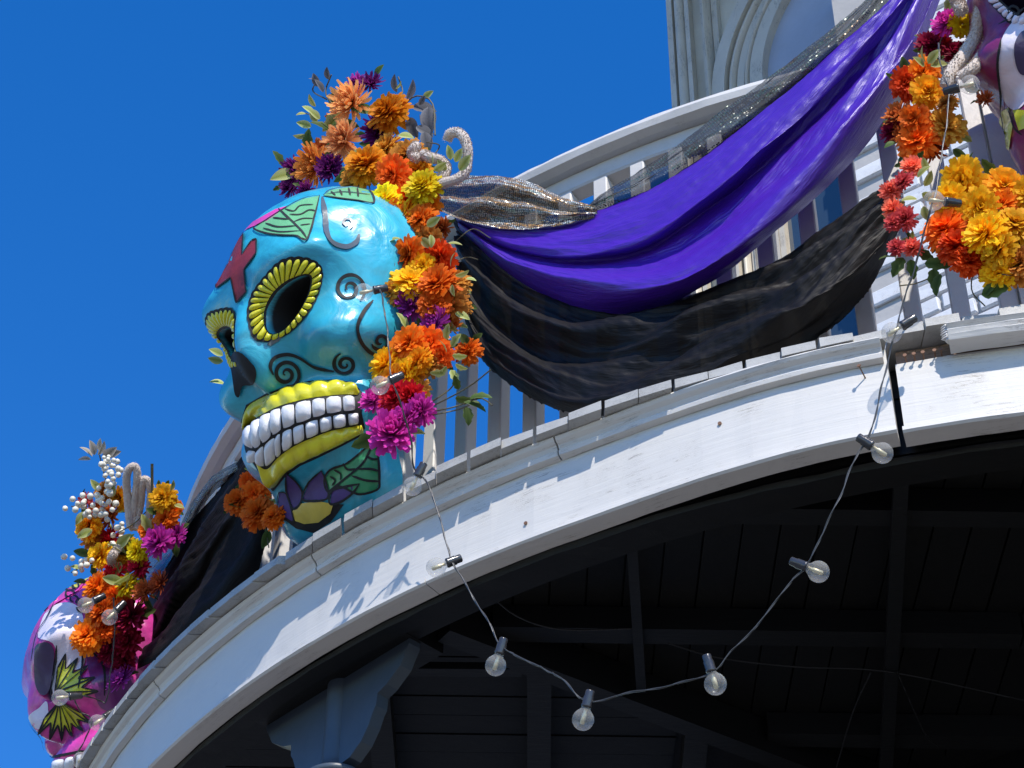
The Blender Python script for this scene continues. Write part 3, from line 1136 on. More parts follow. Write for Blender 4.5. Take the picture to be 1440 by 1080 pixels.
def decal(S, poly, mat, root, name, off=0.0022, step=5.0, smooth_n=0, label=None):
    """a painted field: outline as seen in the photograph, laid on the real curved surface"""
    pts = [np.array(p, float) for p in poly]
    if smooth_n:
        pts = _closed(poly, smooth_n)
    else:
        dn = []
        for a, b in zip(pts, pts[1:] + pts[:1]):
            m_ = max(1, int(np.linalg.norm(b - a) / step))
            dn += [a + (b - a) * i / m_ for i in range(m_)]
        pts = dn
    nb = len(pts)
    P = np.array(pts)
    lo, hi = P.min(0), P.max(0)
    vs_ = [Vector((p[0], p[1])) for p in pts]
    gx = np.arange(lo[0], hi[0], step)
    gy = np.arange(lo[1], hi[1], step)
    G = np.array([(a, b) for a in gx for b in gy]) if len(gx) * len(gy) else np.zeros((0, 2))
    if len(G):
        dd_ = inside_dist(P, G[:, 0], G[:, 1])
        vs_ += [Vector((a, b)) for (a, b), q in zip(G, dd_) if q > step * .5]
    res = delaunay_2d_cdt(vs_, [], [list(range(nb))], 1, 1e-4)
    mb = MB()
    for p in res[0]:
        h, n_ = S.hit(p.x, p.y)
        mb.v.append(tuple(h + n_ * off))
    for f in res[2]:
        mb.f.append(tuple(f))
        mb.mi.append(0)
        mb.uv.append(None)
    return mb.build(name, mat, root, smooth=True, label=label)

def stroke_into(mb, S, pts, w, off=0.0036, taper=True):
    P = catmull(pts, max(6, int(sum(np.linalg.norm(np.array(a, float) - np.array(b, float)) for a, b in zip(pts, pts[1:])) / 2.2)))
    H = [S.hit(p[0], p[1]) for p in P]
    rows = []
    n = len(H)
    for i, (p, nn) in enumerate(H):
        t = H[min(i + 1, n - 1)][0] - H[max(i - 1, 0)][0]
        if t.length < 1e-7:
            continue
        s_ = t.normalized().cross(nn).normalized()
        dist = (p - CAM).length
        ww = w * dist / FPX / 2
        if taper:
            e = min(i, n - 1 - i) / max(1, n * 0.12)
            ww *= min(1.0, 0.35 + 0.65 * e)
        ww *= 1 + 0.18 * noise.noise(p * 40)
        row = []
        for k in (-1, 0, 1):
            q, n2 = S.near(p + s_ * ww * k)
            row.append(q + n2 * off)
        rows.append(row)
    if len(rows) > 1:
        mb.quad_grid(rows)

def strokes(S, lines, mat, root, name='painted_line', w=3.0, off=0.0036):
    if w > 3.5:                              # broad swirls one by one, fine lines together
        for L_ in lines:
            mb = MB()
            stroke_into(mb, S, L_, w, off)
            mb.build(name, mat, root, smooth=True)
        return
    mb = MB()
    for L_ in lines:
        stroke_into(mb, S, L_, w, off)
    return mb.build(name, mat, root, smooth=True)

def spiral(cx, cy, r0, r1, turns, phase, sx=1.0, sy=1.0, rot=0.0, n=40, cw=1):
    res = []
    for i in range(n):
        t = i / (n - 1)
        a = phase + cw * turns * 2 * math.pi * t
        r_ = r0 + (r1 - r0) * t
        x_, y_ = r_ * math.cos(a) * sx, r_ * math.sin(a) * sy
        res.append((cx + x_ * math.cos(rot) - y_ * math.sin(rot), cy + x_ * math.sin(rot) + y_ * math.cos(rot)))
    return res

def bump_patch(S, quad, mat, root, name, h=0.012, n=8, e=4.0, base=0.0026, par=None, bend=0.0):
    """a raised pad (tooth) over four photograph corners: top left, top right, bottom right, bottom left"""
    a, b, c_, d = [np.array(q, float) for q in quad]
    rows = []
    for i in range(n + 1):
        v = i / n
        row = []
        for j in range(n + 1):
            u = j / n
            uu, vv = 2 * u - 1, 2 * v - 1
            # squircle mapping rounds the corners
            k = 1 - 0.10 * (uu * uu) * (vv * vv)
            U, Vv = 0.5 + 0.5 * uu * k, 0.5 + 0.5 * vv * k
            p = a * (1 - U) * (1 - Vv) + b * U * (1 - Vv) + c_ * U * Vv + d * (1 - U) * Vv
            q, nn = S.hit(p[0], p[1])
            hh = base + h * (1 - abs(uu) ** e) * (1 - abs(vv) ** e)
            row.append(q + nn * hh)
        rows.append(row)
    mb = MB()
    mb.quad_grid(rows)
    return mb.build(name, mat, root, smooth=True)

def band(S, top, bot, mat, root, name, h=0.018, n=60, scal=0, base=0.0026):
    T, B = catmull(top, n), catmull(bot, n)
    rows = []
    for i in range(n):
        row = []
        sc = 1.0
        if scal:
            sc = 0.62 + 0.38 * abs(math.sin(math.pi * scal * i / (n - 1)))
        en = min(1.0, min(i, n - 1 - i) / 3.0)
        for k in range(9):
            v = k / 8
            p = T[i] * (1 - v) + B[i] * v
            q, nn = S.hit(p[0], p[1])
            row.append(q + nn * (base + h * sc * (0.3 + 0.7 * en) * math.sin(math.pi * v) ** 0.7))
        rows.append(row)
    mb = MB()
    mb.quad_grid(rows)
    return mb.build(name, mat, root, smooth=True)

black_p = gloss_paint('black_gloss_paint', (0.008, 0.008, 0.009), 0.7, coat=0.0)
blue_p = gloss_paint('turquoise_gloss_paint', (0.034, 0.41, 0.56), 0.32, bump=0.5, bscale=7.0, var=0.3, coat=0.4, hole=(0.008, 0.008, 0.009))
yellow_p = gloss_paint('yellow_gloss_paint', (0.72, 0.66, 0.02), 0.3)
white_p = gloss_paint('white_tooth_paint', (0.78, 0.78, 0.80), 0.3)
red_p = gloss_paint('dark_red_paint', (0.24, 0.018, 0.028), 0.6, var=0.3, coat=0.0)
green_p = gloss_paint('leaf_green_paint', (0.16, 0.46, 0.20), 0.35, var=0.15)
dgreen_p = gloss_paint('deep_green_paint', (0.03, 0.28, 0.11), 0.35, var=0.25)
purple_p = gloss_paint('violet_paint', (0.075, 0.04, 0.20), 0.6, var=0.25, coat=0.0)
pink_p = gloss_paint('pink_paint', (0.70, 0.06, 0.36), 0.35, var=0.15)
ochre_p = gloss_paint('ochre_paint', (0.62, 0.46, 0.05), 0.4, var=0.2)
grey_p = gloss_paint('grey_line_paint', (0.10, 0.12, 0.13), 0.3)

SG = 'papier-mache sugar skulls fixed along the gallery rail'
blue = skull_object('sugar_skull', 'turquoise painted sugar skull with yellow eye rims and bared white teeth', BLUE_M, [blue_p], SG)
eye_rings(BS, blue, yellow_p, black_p)
# cross on the forehead
cross = z1([(188, 335), (240, 288), (234, 385), (278, 322), (300, 316), (300, 378), (243, 455), (253, 560), (207, 610), (182, 492), (116, 542), (110, 505), (172, 425)])
decal(BS, cross, red_p, blue, 'painted_cross')
strokes(BS, [[a, b] for a, b in zip(cross, cross[1:] + cross[:1])], black_p, blue, w=3.0)
# leaves and petals on the crown
leaf1 = z1([(588, 118), (568, 200), (530, 318), (480, 303), (420, 300), (350, 292), (288, 268), (340, 232), (430, 175), (515, 132)])
decal(BS, leaf1, green_p, blue, 'painted_leaf')
leaf2 = z1([(605, 118), (640, 92), (740, 78), (815, 92), (835, 150), (760, 140), (680, 130)])
decal(BS, leaf2, green_p, blue, 'painted_leaf')
leaf3 = z1([(385, 180), (440, 165), (410, 190), (345, 234), (240, 276), (215, 275), (300, 228)])
decal(BS, leaf3, pink_p, blue, 'painted_petal')
veins = [leaf1 + [leaf1[0]], z1([(400, 178), (450, 225), (500, 275), (528, 312)]), z1([(375, 220), (420, 225), (450, 226)]), z1([(340, 245), (400, 262), (480, 258)]), z1([(330, 268), (400, 285), (500, 282)]),
         z1([(430, 180), (470, 190), (500, 165), (560, 160)]), z1([(450, 205), (500, 205), (540, 185), (572, 190)]), z1([(470, 240), (510, 225), (560, 225)]), z1([(500, 255), (545, 250)]),
         leaf2 + [leaf2[0]], z1([(620, 112), (700, 102), (820, 115)]), z1([(640, 100), (660, 118)]), z1([(680, 92), (690, 118)]), z1([(720, 84), (728, 118)]), z1([(760, 84), (765, 125)])]
strokes(BS, veins, black_p, blue, 'painted_vein', w=2.8)
strokes(BS, [z1([(600, 125), (612, 200), (620, 290), (650, 335), (710, 352), (755, 330), (768, 296)])], grey_p, blue, 'painted_loop', w=7.5)
strokes(BS, [spiral(*z1([(712, 245)])[0], 2, 9, 1.1, 0.4)], grey_p, blue, 'painted_loop', w=3.6)
# swirls
c1 = z1([(722, 545)])[0]
sw = [spiral(*c1, 3, 22, 1.55, 0.3, 1.05, 1.05) + z1([(760, 462), (820, 470)])[1:],
      z1([(832, 600), (790, 650), (760, 720), (778, 790), (830, 842), (880, 838), (898, 800)]), spiral(*z1([(865, 785)])[0], 3, 13, 1.3, 1.0)]
sw[0] = spiral(*c1, 3, 22, 1.75, 2.4, 1.05, 1.08)
c2, c3 = z1([(432, 935)])[0], z1([(705, 890)])[0]
sw += [spiral(*c2, 2, 21, 1.9, 2.2, 1.05, 1.0), z1([(372, 940), (358, 900), (380, 862), (440, 846), (500, 862), (560, 900), (620, 918), (655, 925)]), spiral(*c3, 2, 17, 1.8, 5.6, 1.0, 1.0)]
strokes(BS, sw, black_p, blue, 'painted_swirl', w=5.2)
decal(BS, z1([(345, 800), (375, 770), (425, 755), (400, 785), (360, 808)]), grey_p, blue, 'painted_spot')
decal(BS, NOSE, black_p, blue, 'nose_hole', off=0.0065, step=2.5, smooth_n=60)
# mouth
UG_T = z2([(232, 372), (258, 300), (340, 250), (440, 213), (550, 193), (660, 187), (740, 203), (770, 238)])
UG_B = z2([(247, 415), (275, 372), (330, 337), (400, 303), (470, 282), (560, 262), (690, 248), (762, 250)])
MID_ = z2([(252, 488), (290, 500), (350, 455), (400, 420), (470, 388), (550, 360), (640, 336), (764, 322)])
LG_T = z2([(298, 560), (345, 585), (400, 530), (470, 480), (560, 440), (650, 408), (778, 385)])
LG_B = z2([(350, 655), (380, 668), (430, 602), (500, 556), (590, 516), (690, 470), (788, 420)])
mouth_out = z2([(225, 372), (250, 292), (340, 240), (440, 202), (550, 182), (660, 177), (745, 193), (782, 238), (780, 330), (796, 400), (770, 440), (690, 482), (590, 530), (500, 570), (430, 620), (375, 690), (335, 640), (290, 570), (250, 510), (235, 440)])
decal(BS, mouth_out, black_p, blue, 'mouth', off=0.0018)
band(BS, UG_T, UG_B, yellow_p, blue, 'gum', scal=8, n=81)
band(BS, LG_T, LG_B, yellow_p, blue, 'gum', scal=8, n=81)
ut = [(252, 281), (284, 316), (320, 364), (368, 410), (416, 472), (476, 548), (552, 612), (616, 686), (692, 748)]
lt = [(262, 296), (300, 332), (336, 384), (388, 408), (416, 460), (464, 516), (522, 580), (586, 642), (648, 706), (716, 764)]
def yon(line, x):
    L_ = sorted([(p[0], p[1]) for p in catmull(line, 120)])
    return float(np.interp(x, [p[0] for p in L_], [p[1] for p in L_]))
X2 = lambda x: 270 + x / 3.2727
for a, b in ut:
    a, b = X2(a), X2(b)
    bump_patch(BS, [(a, yon(UG_B, a) + 2.5), (b, yon(UG_B, b) + 2.5), (b + .8, yon(MID_, b) - 1.8), (a + 1.2, yon(MID_, a) - 1.8)], white_p, blue, 'tooth', 0.014)
for a, b in lt:
    a, b = X2(a), X2(b)
    bump_patch(BS, [(a, yon(MID_, a) + 2.0), (b, yon(MID_, b) + 2.0), (b + .8, yon(LG_T, b) - 2.2), (a + 1.5, yon(LG_T, a) - 2.2)], white_p, blue, 'tooth', 0.014)
# chin flower and leaf
pet = [z2([(432, 600), (480, 640), (512, 690), (505, 745), (470, 770), (440, 690)]), z2([(600, 590), (625, 650), (630, 720), (560, 735), (515, 725), (540, 650)]),
       z2([(775, 655), (740, 700), (690, 735), (640, 745), (648, 690), (700, 670)]), z2([(405, 690), (440, 700), (465, 780), (470, 830), (415, 800), (400, 740)])]
decal(BS, z2([(400, 690), (470, 760), (650, 745), (700, 750), (640, 830), (560, 880), (480, 860), (415, 810)]), black_p, blue, 'painted_ground', off=0.0018)
for q in pet:
    decal(BS, q, purple_p, blue, 'painted_petal', off=0.0030)
decal(BS, z2([(465, 785), (500, 748), (580, 735), (655, 745), (640, 790), (585, 830), (520, 838), (480, 825)]), ochre_p, blue, 'flower_centre', off=0.0038)
lf = z2([(840, 452), (855, 540), (860, 640), (850, 680), (770, 700), (690, 668), (632, 690), (615, 640), (640, 590), (720, 560), (790, 500)])
decal(BS, lf, dgreen_p, blue, 'painted_leaf', off=0.0030)
strokes(BS, [lf + [lf[0]], z2([(835, 460), (790, 560), (700, 640), (635, 690)]), z2([(800, 530), (830, 545), (858, 545)]), z2([(770, 590), (820, 590), (860, 600)]), z2([(740, 620), (800, 640), (860, 645)]), z2([(700, 560), (720, 590), (760, 590)]), z2([(660, 590), (690, 610), (690, 640)]), z2([(640, 620), (665, 640), (650, 665)])] + [q + [q[0]] for q in pet], black_p, blue, 'painted_vein', w=3.2, off=0.0048)

# ---- pink and white skull further round the rail
magenta_p = gloss_paint('magenta_gloss_paint', (0.62, 0.05, 0.33), 0.3, var=0.4, coat=0.4, hole=(0.07, 0.05, 0.12))
plum_p = gloss_paint('plum_gloss_paint', (0.20, 0.018, 0.10), 0.3, var=0.35, coat=0.3, hole=(0.05, 0.03, 0.10))
lilac_p = gloss_paint('white_lilac_paint', (0.76, 0.70, 0.80), 0.35, var=0.18)
lime_p = gloss_paint('lime_yellow_paint', (0.62, 0.62, 0.03), 0.35, var=0.15)
socket_p = gloss_paint('violet_black_paint', (0.05, 0.03, 0.10), 0.4, var=0.4)
deep_p = gloss_paint('deep_purple_paint', (0.16, 0.02, 0.16), 0.35, var=0.3)
z4 = lambda L: [(a / 2.25, 600 + b / 2.25) for a, b in L]
PINK_M = skull_matrix(at(178, 978, 6.05), 0.70, 4.0, 26.0, -72.0)
PS = Surf(PINK_M)
pink = skull_object('sugar_skull', 'magenta and white sugar skull with yellow spiky leaves painted beside its nose', PINK_M, [magenta_p], SG)
decal(PS, z4([(150, 585), (190, 560), (235, 562), (262, 600), (270, 690), (264, 760), (215, 775), (180, 800), (172, 850), (166, 800), (182, 740), (172, 690), (150, 676), (122, 668), (130, 625)]), lilac_p, pink, 'painted_patch', smooth_n=60)
decal(PS, z4([(90, 925), (125, 890), (150, 870), (150, 940), (120, 960), (110, 1000)]), lilac_p, pink, 'painted_patch', smooth_n=40)
decal(PS, z4([(114, 705), (135, 684), (158, 684), (172, 710), (170, 770), (158, 835), (134, 850), (114, 810)]), socket_p, pink, 'eye_socket', off=0.004, step=3.0, smooth_n=40)
def spiky(cx, cy, r0, r1, n, a0, a1):
    res = []
    for i in range(n * 2 + 1):
        a = a0 + (a1 - a0) * i / (2 * n)
        r_ = r1 if i % 2 else r0
        res.append((cx + r_ * math.cos(a), cy + r_ * math.sin(a)))
    return [(cx, cy)] + res
sp1 = spiky(80, 975, 36, 58, 5, -1.5, 0.1)
sp2 = spiky(86, 985, 34, 56, 6, 0.5, 2.3)
decal(PS, sp1, lime_p, pink, 'painted_leaf', off=0.0036)
decal(PS, sp2, lime_p, pink, 'painted_leaf', off=0.0036)
strokes(PS, [[a, b] for q in (sp1, sp2) for a, b in zip(q, q[1:] + q[:1])] + [[(sp[0]), p] for sp in (sp1, sp2) for p in sp[2::2]], black_p, pink, w=2.4, off=0.0058)
decal(PS, z4([(100, 560), (150, 520), (230, 478), (290, 470), (250, 520), (180, 560), (150, 590)]), pink_p, pink, 'painted_band', off=0.0030)
decal(PS, z4([(195, 510), (255, 472), (285, 480), (240, 515)]), lime_p, pink, 'painted_leaf', off=0.0036)
decal(PS, z4([(270, 690), (330, 760), (400, 780), (440, 900), (340, 900), (300, 850)]), deep_p, pink, 'painted_patch', off=0.0030, smooth_n=40)
strokes(PS, [z4([(262, 690), (262, 760), (250, 830)]), z4([(270, 690), (325, 755), (330, 850)]), z4([(175, 560), (150, 610), (120, 660), (104, 740)]), z4([(180, 690), (178, 760), (165, 850)]), z4([(90, 930), (110, 980), (108, 1040)])]
        + [spiral(a / 2.25, 600 + b / 2.25, 2, 8, 1.0, k) for k, (a, b) in enumerate(((222, 535), (235, 552), (250, 560), (262, 575), (225, 510), (245, 505)))], black_p, pink, 'painted_swirl', w=2.8, off=0.0058)
for i, (a, b) in enumerate(((170, 205), (208, 235), (238, 262), (262, 285))):
    bump_patch(PS, [(a / 2.25, 600 + (1056 - i * 8) / 2.25), (b / 2.25, 600 + (1050 - i * 8) / 2.25), (b / 2.25, 600 + 1100 / 2.25), (a / 2.25, 600 + 1104 / 2.25)], white_p, pink, 'tooth', 0.012)
strokes(PS, [z4([(150, 1050), (200, 1040), (270, 1025)])], black_p, pink, 'mouth_line', w=4)
# ---- the third skull, mostly beyond the edge of the view
z6 = lambda L: [(1040 + a / 3.6, b / 3.6) for a, b in L]
THIRD_M = skull_matrix(at(1542, 92, 5.02), 0.86, 4.0, 22.0, -22.0)
TS = Surf(THIRD_M)
third = skull_object('sugar_skull', 'plum and white sugar skull hung above the orange marigold cluster', THIRD_M, [plum_p], SG)
eye_rings(TS, third, lilac_p, black_p)
decal(TS, z6([(1330, 200), (1400, 100), (1500, 60), (1560, 300), (1480, 480), (1400, 560), (1330, 480), (1310, 330)]), lilac_p, third, 'painted_patch', off=0.0024, smooth_n=50)
decal(TS, z6([(1390, 230), (1440, 160), (1520, 180), (1520, 330), (1440, 380), (1400, 330)]), socket_p, third, 'eye_socket', off=0.0050, smooth_n=40)
decal(TS, z6([(1330, 560), (1370, 540), (1390, 640), (1370, 760), (1325, 740), (1315, 650)]), lime_p, third, 'painted_leaf', off=0.0038)
decal(TS, z6([(1390, 560), (1450, 560), (1470, 640), (1420, 660)]), lime_p, third, 'painted_leaf', off=0.0038)
strokes(TS, [z6([(1330, 560), (1345, 640), (1330, 760)]), z6([(1370, 540), (1400, 640), (1440, 680)]), z6([(1330, 200), (1310, 330), (1330, 480), (1330, 560)]), spiral(1040 + 1390 / 3.6, 60 / 3.6, 3, 10, 1.2, 0), z6([(1320, 130), (1390, 90), (1450, 40)])], black_p, third, 'painted_swirl', w=3.4, off=0.0065)

# ================================================================== draped cloth
def cloth_mat(name, col, rough, sheen, spec=0.5, alpha=1.0, trans=0.1, aniso=0.0, wr=0.25):
    mt, nt, o = newmat(name)
    L = nt.links
    tc = N(nt, 'ShaderNodeTexCoord')
    mp = N(nt, 'ShaderNodeMapping')
    mp.inputs['Scale'].default_value = (5.0, 34.0, 1.0)
    L.new(tc.outputs['UV'], mp.inputs['Vector'])
    n1 = N(nt, 'ShaderNodeTexNoise', i_Scale=4.0, i_Detail=5.0, i_Distortion=0.6)
    L.new(mp.outputs[0], n1.inputs['Vector'])
    wv = N(nt, 'ShaderNodeTexNoise', i_Scale=900.0, i_Detail=1.0)
    L.new(tc.outputs['UV'], wv.inputs['Vector'])
    ad = N(nt, 'ShaderNodeMath', operation='MULTIPLY_ADD')
    ad.inputs[1].default_value = 0.06
    L.new(wv.outputs['Fac'], ad.inputs[0])
    L.new(n1.outputs['Fac'], ad.inputs[2])
    bp = N(nt, 'ShaderNodeBump', i_Strength=wr, i_Distance=0.02)
    L.new(ad.outputs[0], bp.inputs['Height'])
    b = N(nt, 'ShaderNodeBsdfPrincipled', i_Roughness=rough)
    b.inputs['Base Color'].default_value = (*col, 1)
    b.inputs['Specular IOR Level'].default_value = spec
    b.inputs['Sheen Weight'].default_value = sheen
    b.inputs['Sheen Roughness'].default_value = 0.4
    b.inputs['Sheen Tint'].default_value = (*[min(1, c * 1.5 + .08) for c in col], 1)
    L.new(bp.outputs[0], b.inputs['Normal'])
    t = N(nt, 'ShaderNodeBsdfTranslucent')
    t.inputs['Color'].default_value = (*col, 1)
    mx = N(nt, 'ShaderNodeMixShader')
    mx.inputs[0].default_value = trans
    L.new(b.outputs[0], mx.inputs[1])
    L.new(t.outputs[0], mx.inputs[2])
    last = mx
    if alpha < 1:
        tr = N(nt, 'ShaderNodeBsdfTransparent')
        m2 = N(nt, 'ShaderNodeMixShader')
        m2.inputs[0].default_value = alpha
        L.new(tr.outputs[0], m2.inputs[1])
        L.new(mx.outputs[0], m2.inputs[2])
        last = m2
    L.new(last.outputs[0], o.inputs[0])
    return mt

def sequin_mat(name, cover, tint, lo=0.15):
    """black net sewn with small mirror discs: each disc has its own colour and tilt"""
    mt, nt, o = newmat(name)
    L = nt.links
    tc = N(nt, 'ShaderNodeTexCoord')
    vo = N(nt, 'ShaderNodeTexVoronoi', i_Scale=150.0, i_Randomness=0.35)
    L.new(tc.outputs['UV'], vo.inputs['Vector'])
    mp = N(nt, 'ShaderNodeMapping')
    mp.inputs['Scale'].default_value = (9.0, 42.0, 1.0)
    L.new(tc.outputs['UV'], mp.inputs['Vector'])
    big = N(nt, 'ShaderNodeTexNoise', i_Scale=1.0, i_Detail=4.0, i_Distortion=0.5)
    L.new(mp.outputs[0], big.inputs['Vector'])
    rp = ramp(nt, tint)
    L.new(big.outputs['Fac'], rp.inputs[0])
    nm = N(nt, 'ShaderNodeNewGeometry')
    sub = N(nt, 'ShaderNodeVectorMath', operation='SUBTRACT')
    sub.inputs[1].default_value = (0.5, 0.5, 0.5)
    L.new(vo.outputs['Color'], sub.inputs[0])
    scl = N(nt, 'ShaderNodeVectorMath', operation='SCALE')
    scl.inputs['Scale'].default_value = 0.75
    L.new(sub.outputs[0], scl.inputs[0])
    ad = N(nt, 'ShaderNodeVectorMath', operation='ADD')
    L.new(nm.outputs['Normal'], ad.inputs[0])
    L.new(scl.outputs[0], ad.inputs[1])
    nz = N(nt, 'ShaderNodeVectorMath', operation='NORMALIZE')
    L.new(ad.outputs[0], nz.inputs[0])
    b = N(nt, 'ShaderNodeBsdfPrincipled', i_Roughness=0.3, i_Metallic=0.3)
    L.new(rp.outputs[0], b.inputs['Base Color'])
    L.new(nz.outputs[0], b.inputs['Normal'])
    net = N(nt, 'ShaderNodeBsdfPrincipled', i_Roughness=0.7)
    net.inputs['Base Color'].default_value = (0.012, 0.012, 0.014, 1)
    disc = ramp(nt, [(0.40, g(1)), (0.46, g(0))])
    L.new(vo.outputs['Distance'], disc.inputs[0])
    bigd = ramp(nt, [(0.30, g(lo)), (0.55, g(1.0))])
    L.new(big.outputs['Fac'], bigd.inputs[0])
    pick = N(nt, 'ShaderNodeMath', operation='MULTIPLY')
    L.new(disc.outputs[0], pick.inputs[0])
    L.new(bigd.outputs[0], pick.inputs[1])
    m1 = N(nt, 'ShaderNodeMixShader')
    L.new(pick.outputs[0], m1.inputs[0])
    L.new(net.outputs[0], m1.inputs[1])
    L.new(b.outputs[0], m1.inputs[2])
    tr = N(nt, 'ShaderNodeBsdfTransparent')
    al = N(nt, 'ShaderNodeMath', operation='MAXIMUM')
    al.inputs[1].default_value = cover
    L.new(pick.outputs[0], al.inputs[0])
    m2 = N(nt, 'ShaderNodeMixShader')
    L.new(al.outputs[0], m2.inputs[0])
    L.new(tr.outputs[0], m2.inputs[1])
    L.new(m1.outputs[0], m2.inputs[2])
    L.new(m2.outputs[0], o.inputs[0])
    return mt

def drape(name, rows, mat, label, cat, nu=150, nv=70, wr=0.006, seed=0.0, fray=0.0, folds=0, famp=0.0, fk0=0.3, group=None):
    """rows: fold lines of the cloth from its top edge to its bottom edge, each ([(x, y), ...], gallery radius or list of radii)"""
    cols = []
    for pts, rr_ in rows:
        P = catmull(pts, nu)
        rl = rr_ if hasattr(rr_, '__len__') else [rr_, rr_]
        rs_ = np.interp(np.linspace(0, 1, nu), np.linspace(0, 1, len(rl)), rl)
        cols.append([cyl(p[0], p[1], r_) for p, r_ in zip(P, rs_)])
    grid = [[None] * nu for _ in range(nv)]
    uv = [[None] * nu for _ in range(nv)]
    for i in range(nu):
        line = catmull([tuple(c[i]) for c in cols], nv)
        for k in range(nv):
            grid[k][i] = Vector(line[k])
    # wrinkles: long, following the hang of the cloth
    for k in range(nv):
        v = k / (nv - 1)
        for i in range(nu):
            u = i / (nu - 1)
            p = grid[k][i]
            n_ = outward(p)
            e = wr * (noise.noise(Vector((u * 5 + seed, v * 16, seed))) + 0.5 * noise.noise(Vector((u * 14 + seed, v * 30 + u * 9, seed + 5))) + 0.25 * noise.noise(Vector((u * 60, v * 50 - u * 30, seed + 9))))
            if folds:
                e += famp * (fk0 + (1 - fk0) * u) * math.sin(2 * math.pi * folds * (v + 0.25 * noise.noise(Vector((u * 2.5, seed, 1)))) + 2.2 * math.sin(3 * u + seed)) * min(1, v * 6, (1 - v) * 6)
            q = p + n_ * e + Vector((0, 0, e * 0.3))
            if fray and k == nv - 1:
                q.z += fray * (noise.noise(Vector((u * 240, 0, seed))) + 0.4)
            grid[k][i] = q
            uv[k][i] = (u * 1.4, v * 0.5)
    ul = [0.0]
    for i in range(1, nu):
        ul.append(ul[-1] + (grid[nv // 2][i] - grid[nv // 2][i - 1]).length)
    wid = max(sum((grid[k][i] - grid[k - 1][i]).length for k in range(1, nv)) for i in (nu // 3, nu // 2, 2 * nu // 3))
    for k in range(nv):
        for i in range(nu):
            uv[k][i] = (ul[i], wid * k / (nv - 1))
    mb = MB()
    mb.quad_grid(grid, uv)
    o = mb.build(name, mat, None, smooth=True)
    tag(o, label, cat, group)
    return o

purple_c = cloth_mat('purple_satin', (0.062, 0.008, 0.38), 0.34, 0.35, spec=0.8, trans=0.08, wr=0.3)
black_c = cloth_mat('black_satin', (0.005, 0.004, 0.004), 0.52, 0.02, spec=0.22, alpha=0.994, trans=0.02, wr=0.2)
black_o = cloth_mat('black_cotton', (0.006, 0.005, 0.005), 0.75, 0.03, spec=0.15, trans=0.0, wr=0.2)
drape('purple_drape', [
    ([(640, 300), (690, 317), (780, 310), (850, 292), (910, 268), (960, 240), (1010, 205), (1080, 150), (1150, 90), (1220, 30), (1275, -25)], [2.781, 2.748, 2.731, 2.731, 2.764]),
    ([(640, 305), (692, 325), (780, 330), (850, 318), (920, 288), (980, 245), (1030, 205), (1100, 145), (1165, 88), (1230, 34), (1283, -25)], [2.798, 2.798, 2.814, 2.814, 2.831]),
    ([(642, 308), (700, 340), (790, 358), (873, 350), (930, 326), (990, 282), (1040, 242), (1110, 175), (1175, 110), (1240, 42), (1290, -25)], [2.798, 2.814, 2.848, 2.856, 2.848]),
    ([(642, 310), (705, 347), (790, 366), (873, 360), (932, 338), (992, 294), (1043, 254), (1115, 187), (1182, 118), (1246, 48), (1294, -25)], [2.781, 2.773, 2.781, 2.789, 2.798]),
    ([(644, 312), (715, 360), (800, 382), (880, 386), (945, 372), (1010, 332), (1070, 280), (1132, 220), (1196, 144), (1256, 62), (1302, -25)], [2.798, 2.806, 2.823, 2.848, 2.840]),
    ([(644, 314), (720, 368), (805, 394), (885, 402), (955, 390), (1022, 350), (1086, 296), (1148, 234), (1208, 158), (1264, 74), (1310, -25)], [2.798, 2.840, 2.864, 2.864, 2.840]),
    ([(645, 318), (720, 380), (808, 418), (888, 424), (960, 405), (1030, 366), (1100, 312), (1165, 248), (1222, 174), (1276, 84), (1320, -25)], [2.789, 2.798, 2.814, 2.814, 2.814]),
    ([(646, 322), (715, 385), (780, 424), (832, 441), (895, 438), (965, 416), (1030, 377), (1100, 318), (1170, 256), (1235, 182), (1284, 92), (1332, -25)], [2.764, 2.756, 2.748, 2.748, 2.781]),
], purple_c, 'shiny purple satin cloth hanging in a swag from the white handrail', 'drape', nu=240, nv=120, wr=0.006, seed=1.3, folds=6, famp=0.011, fk0=0.08)
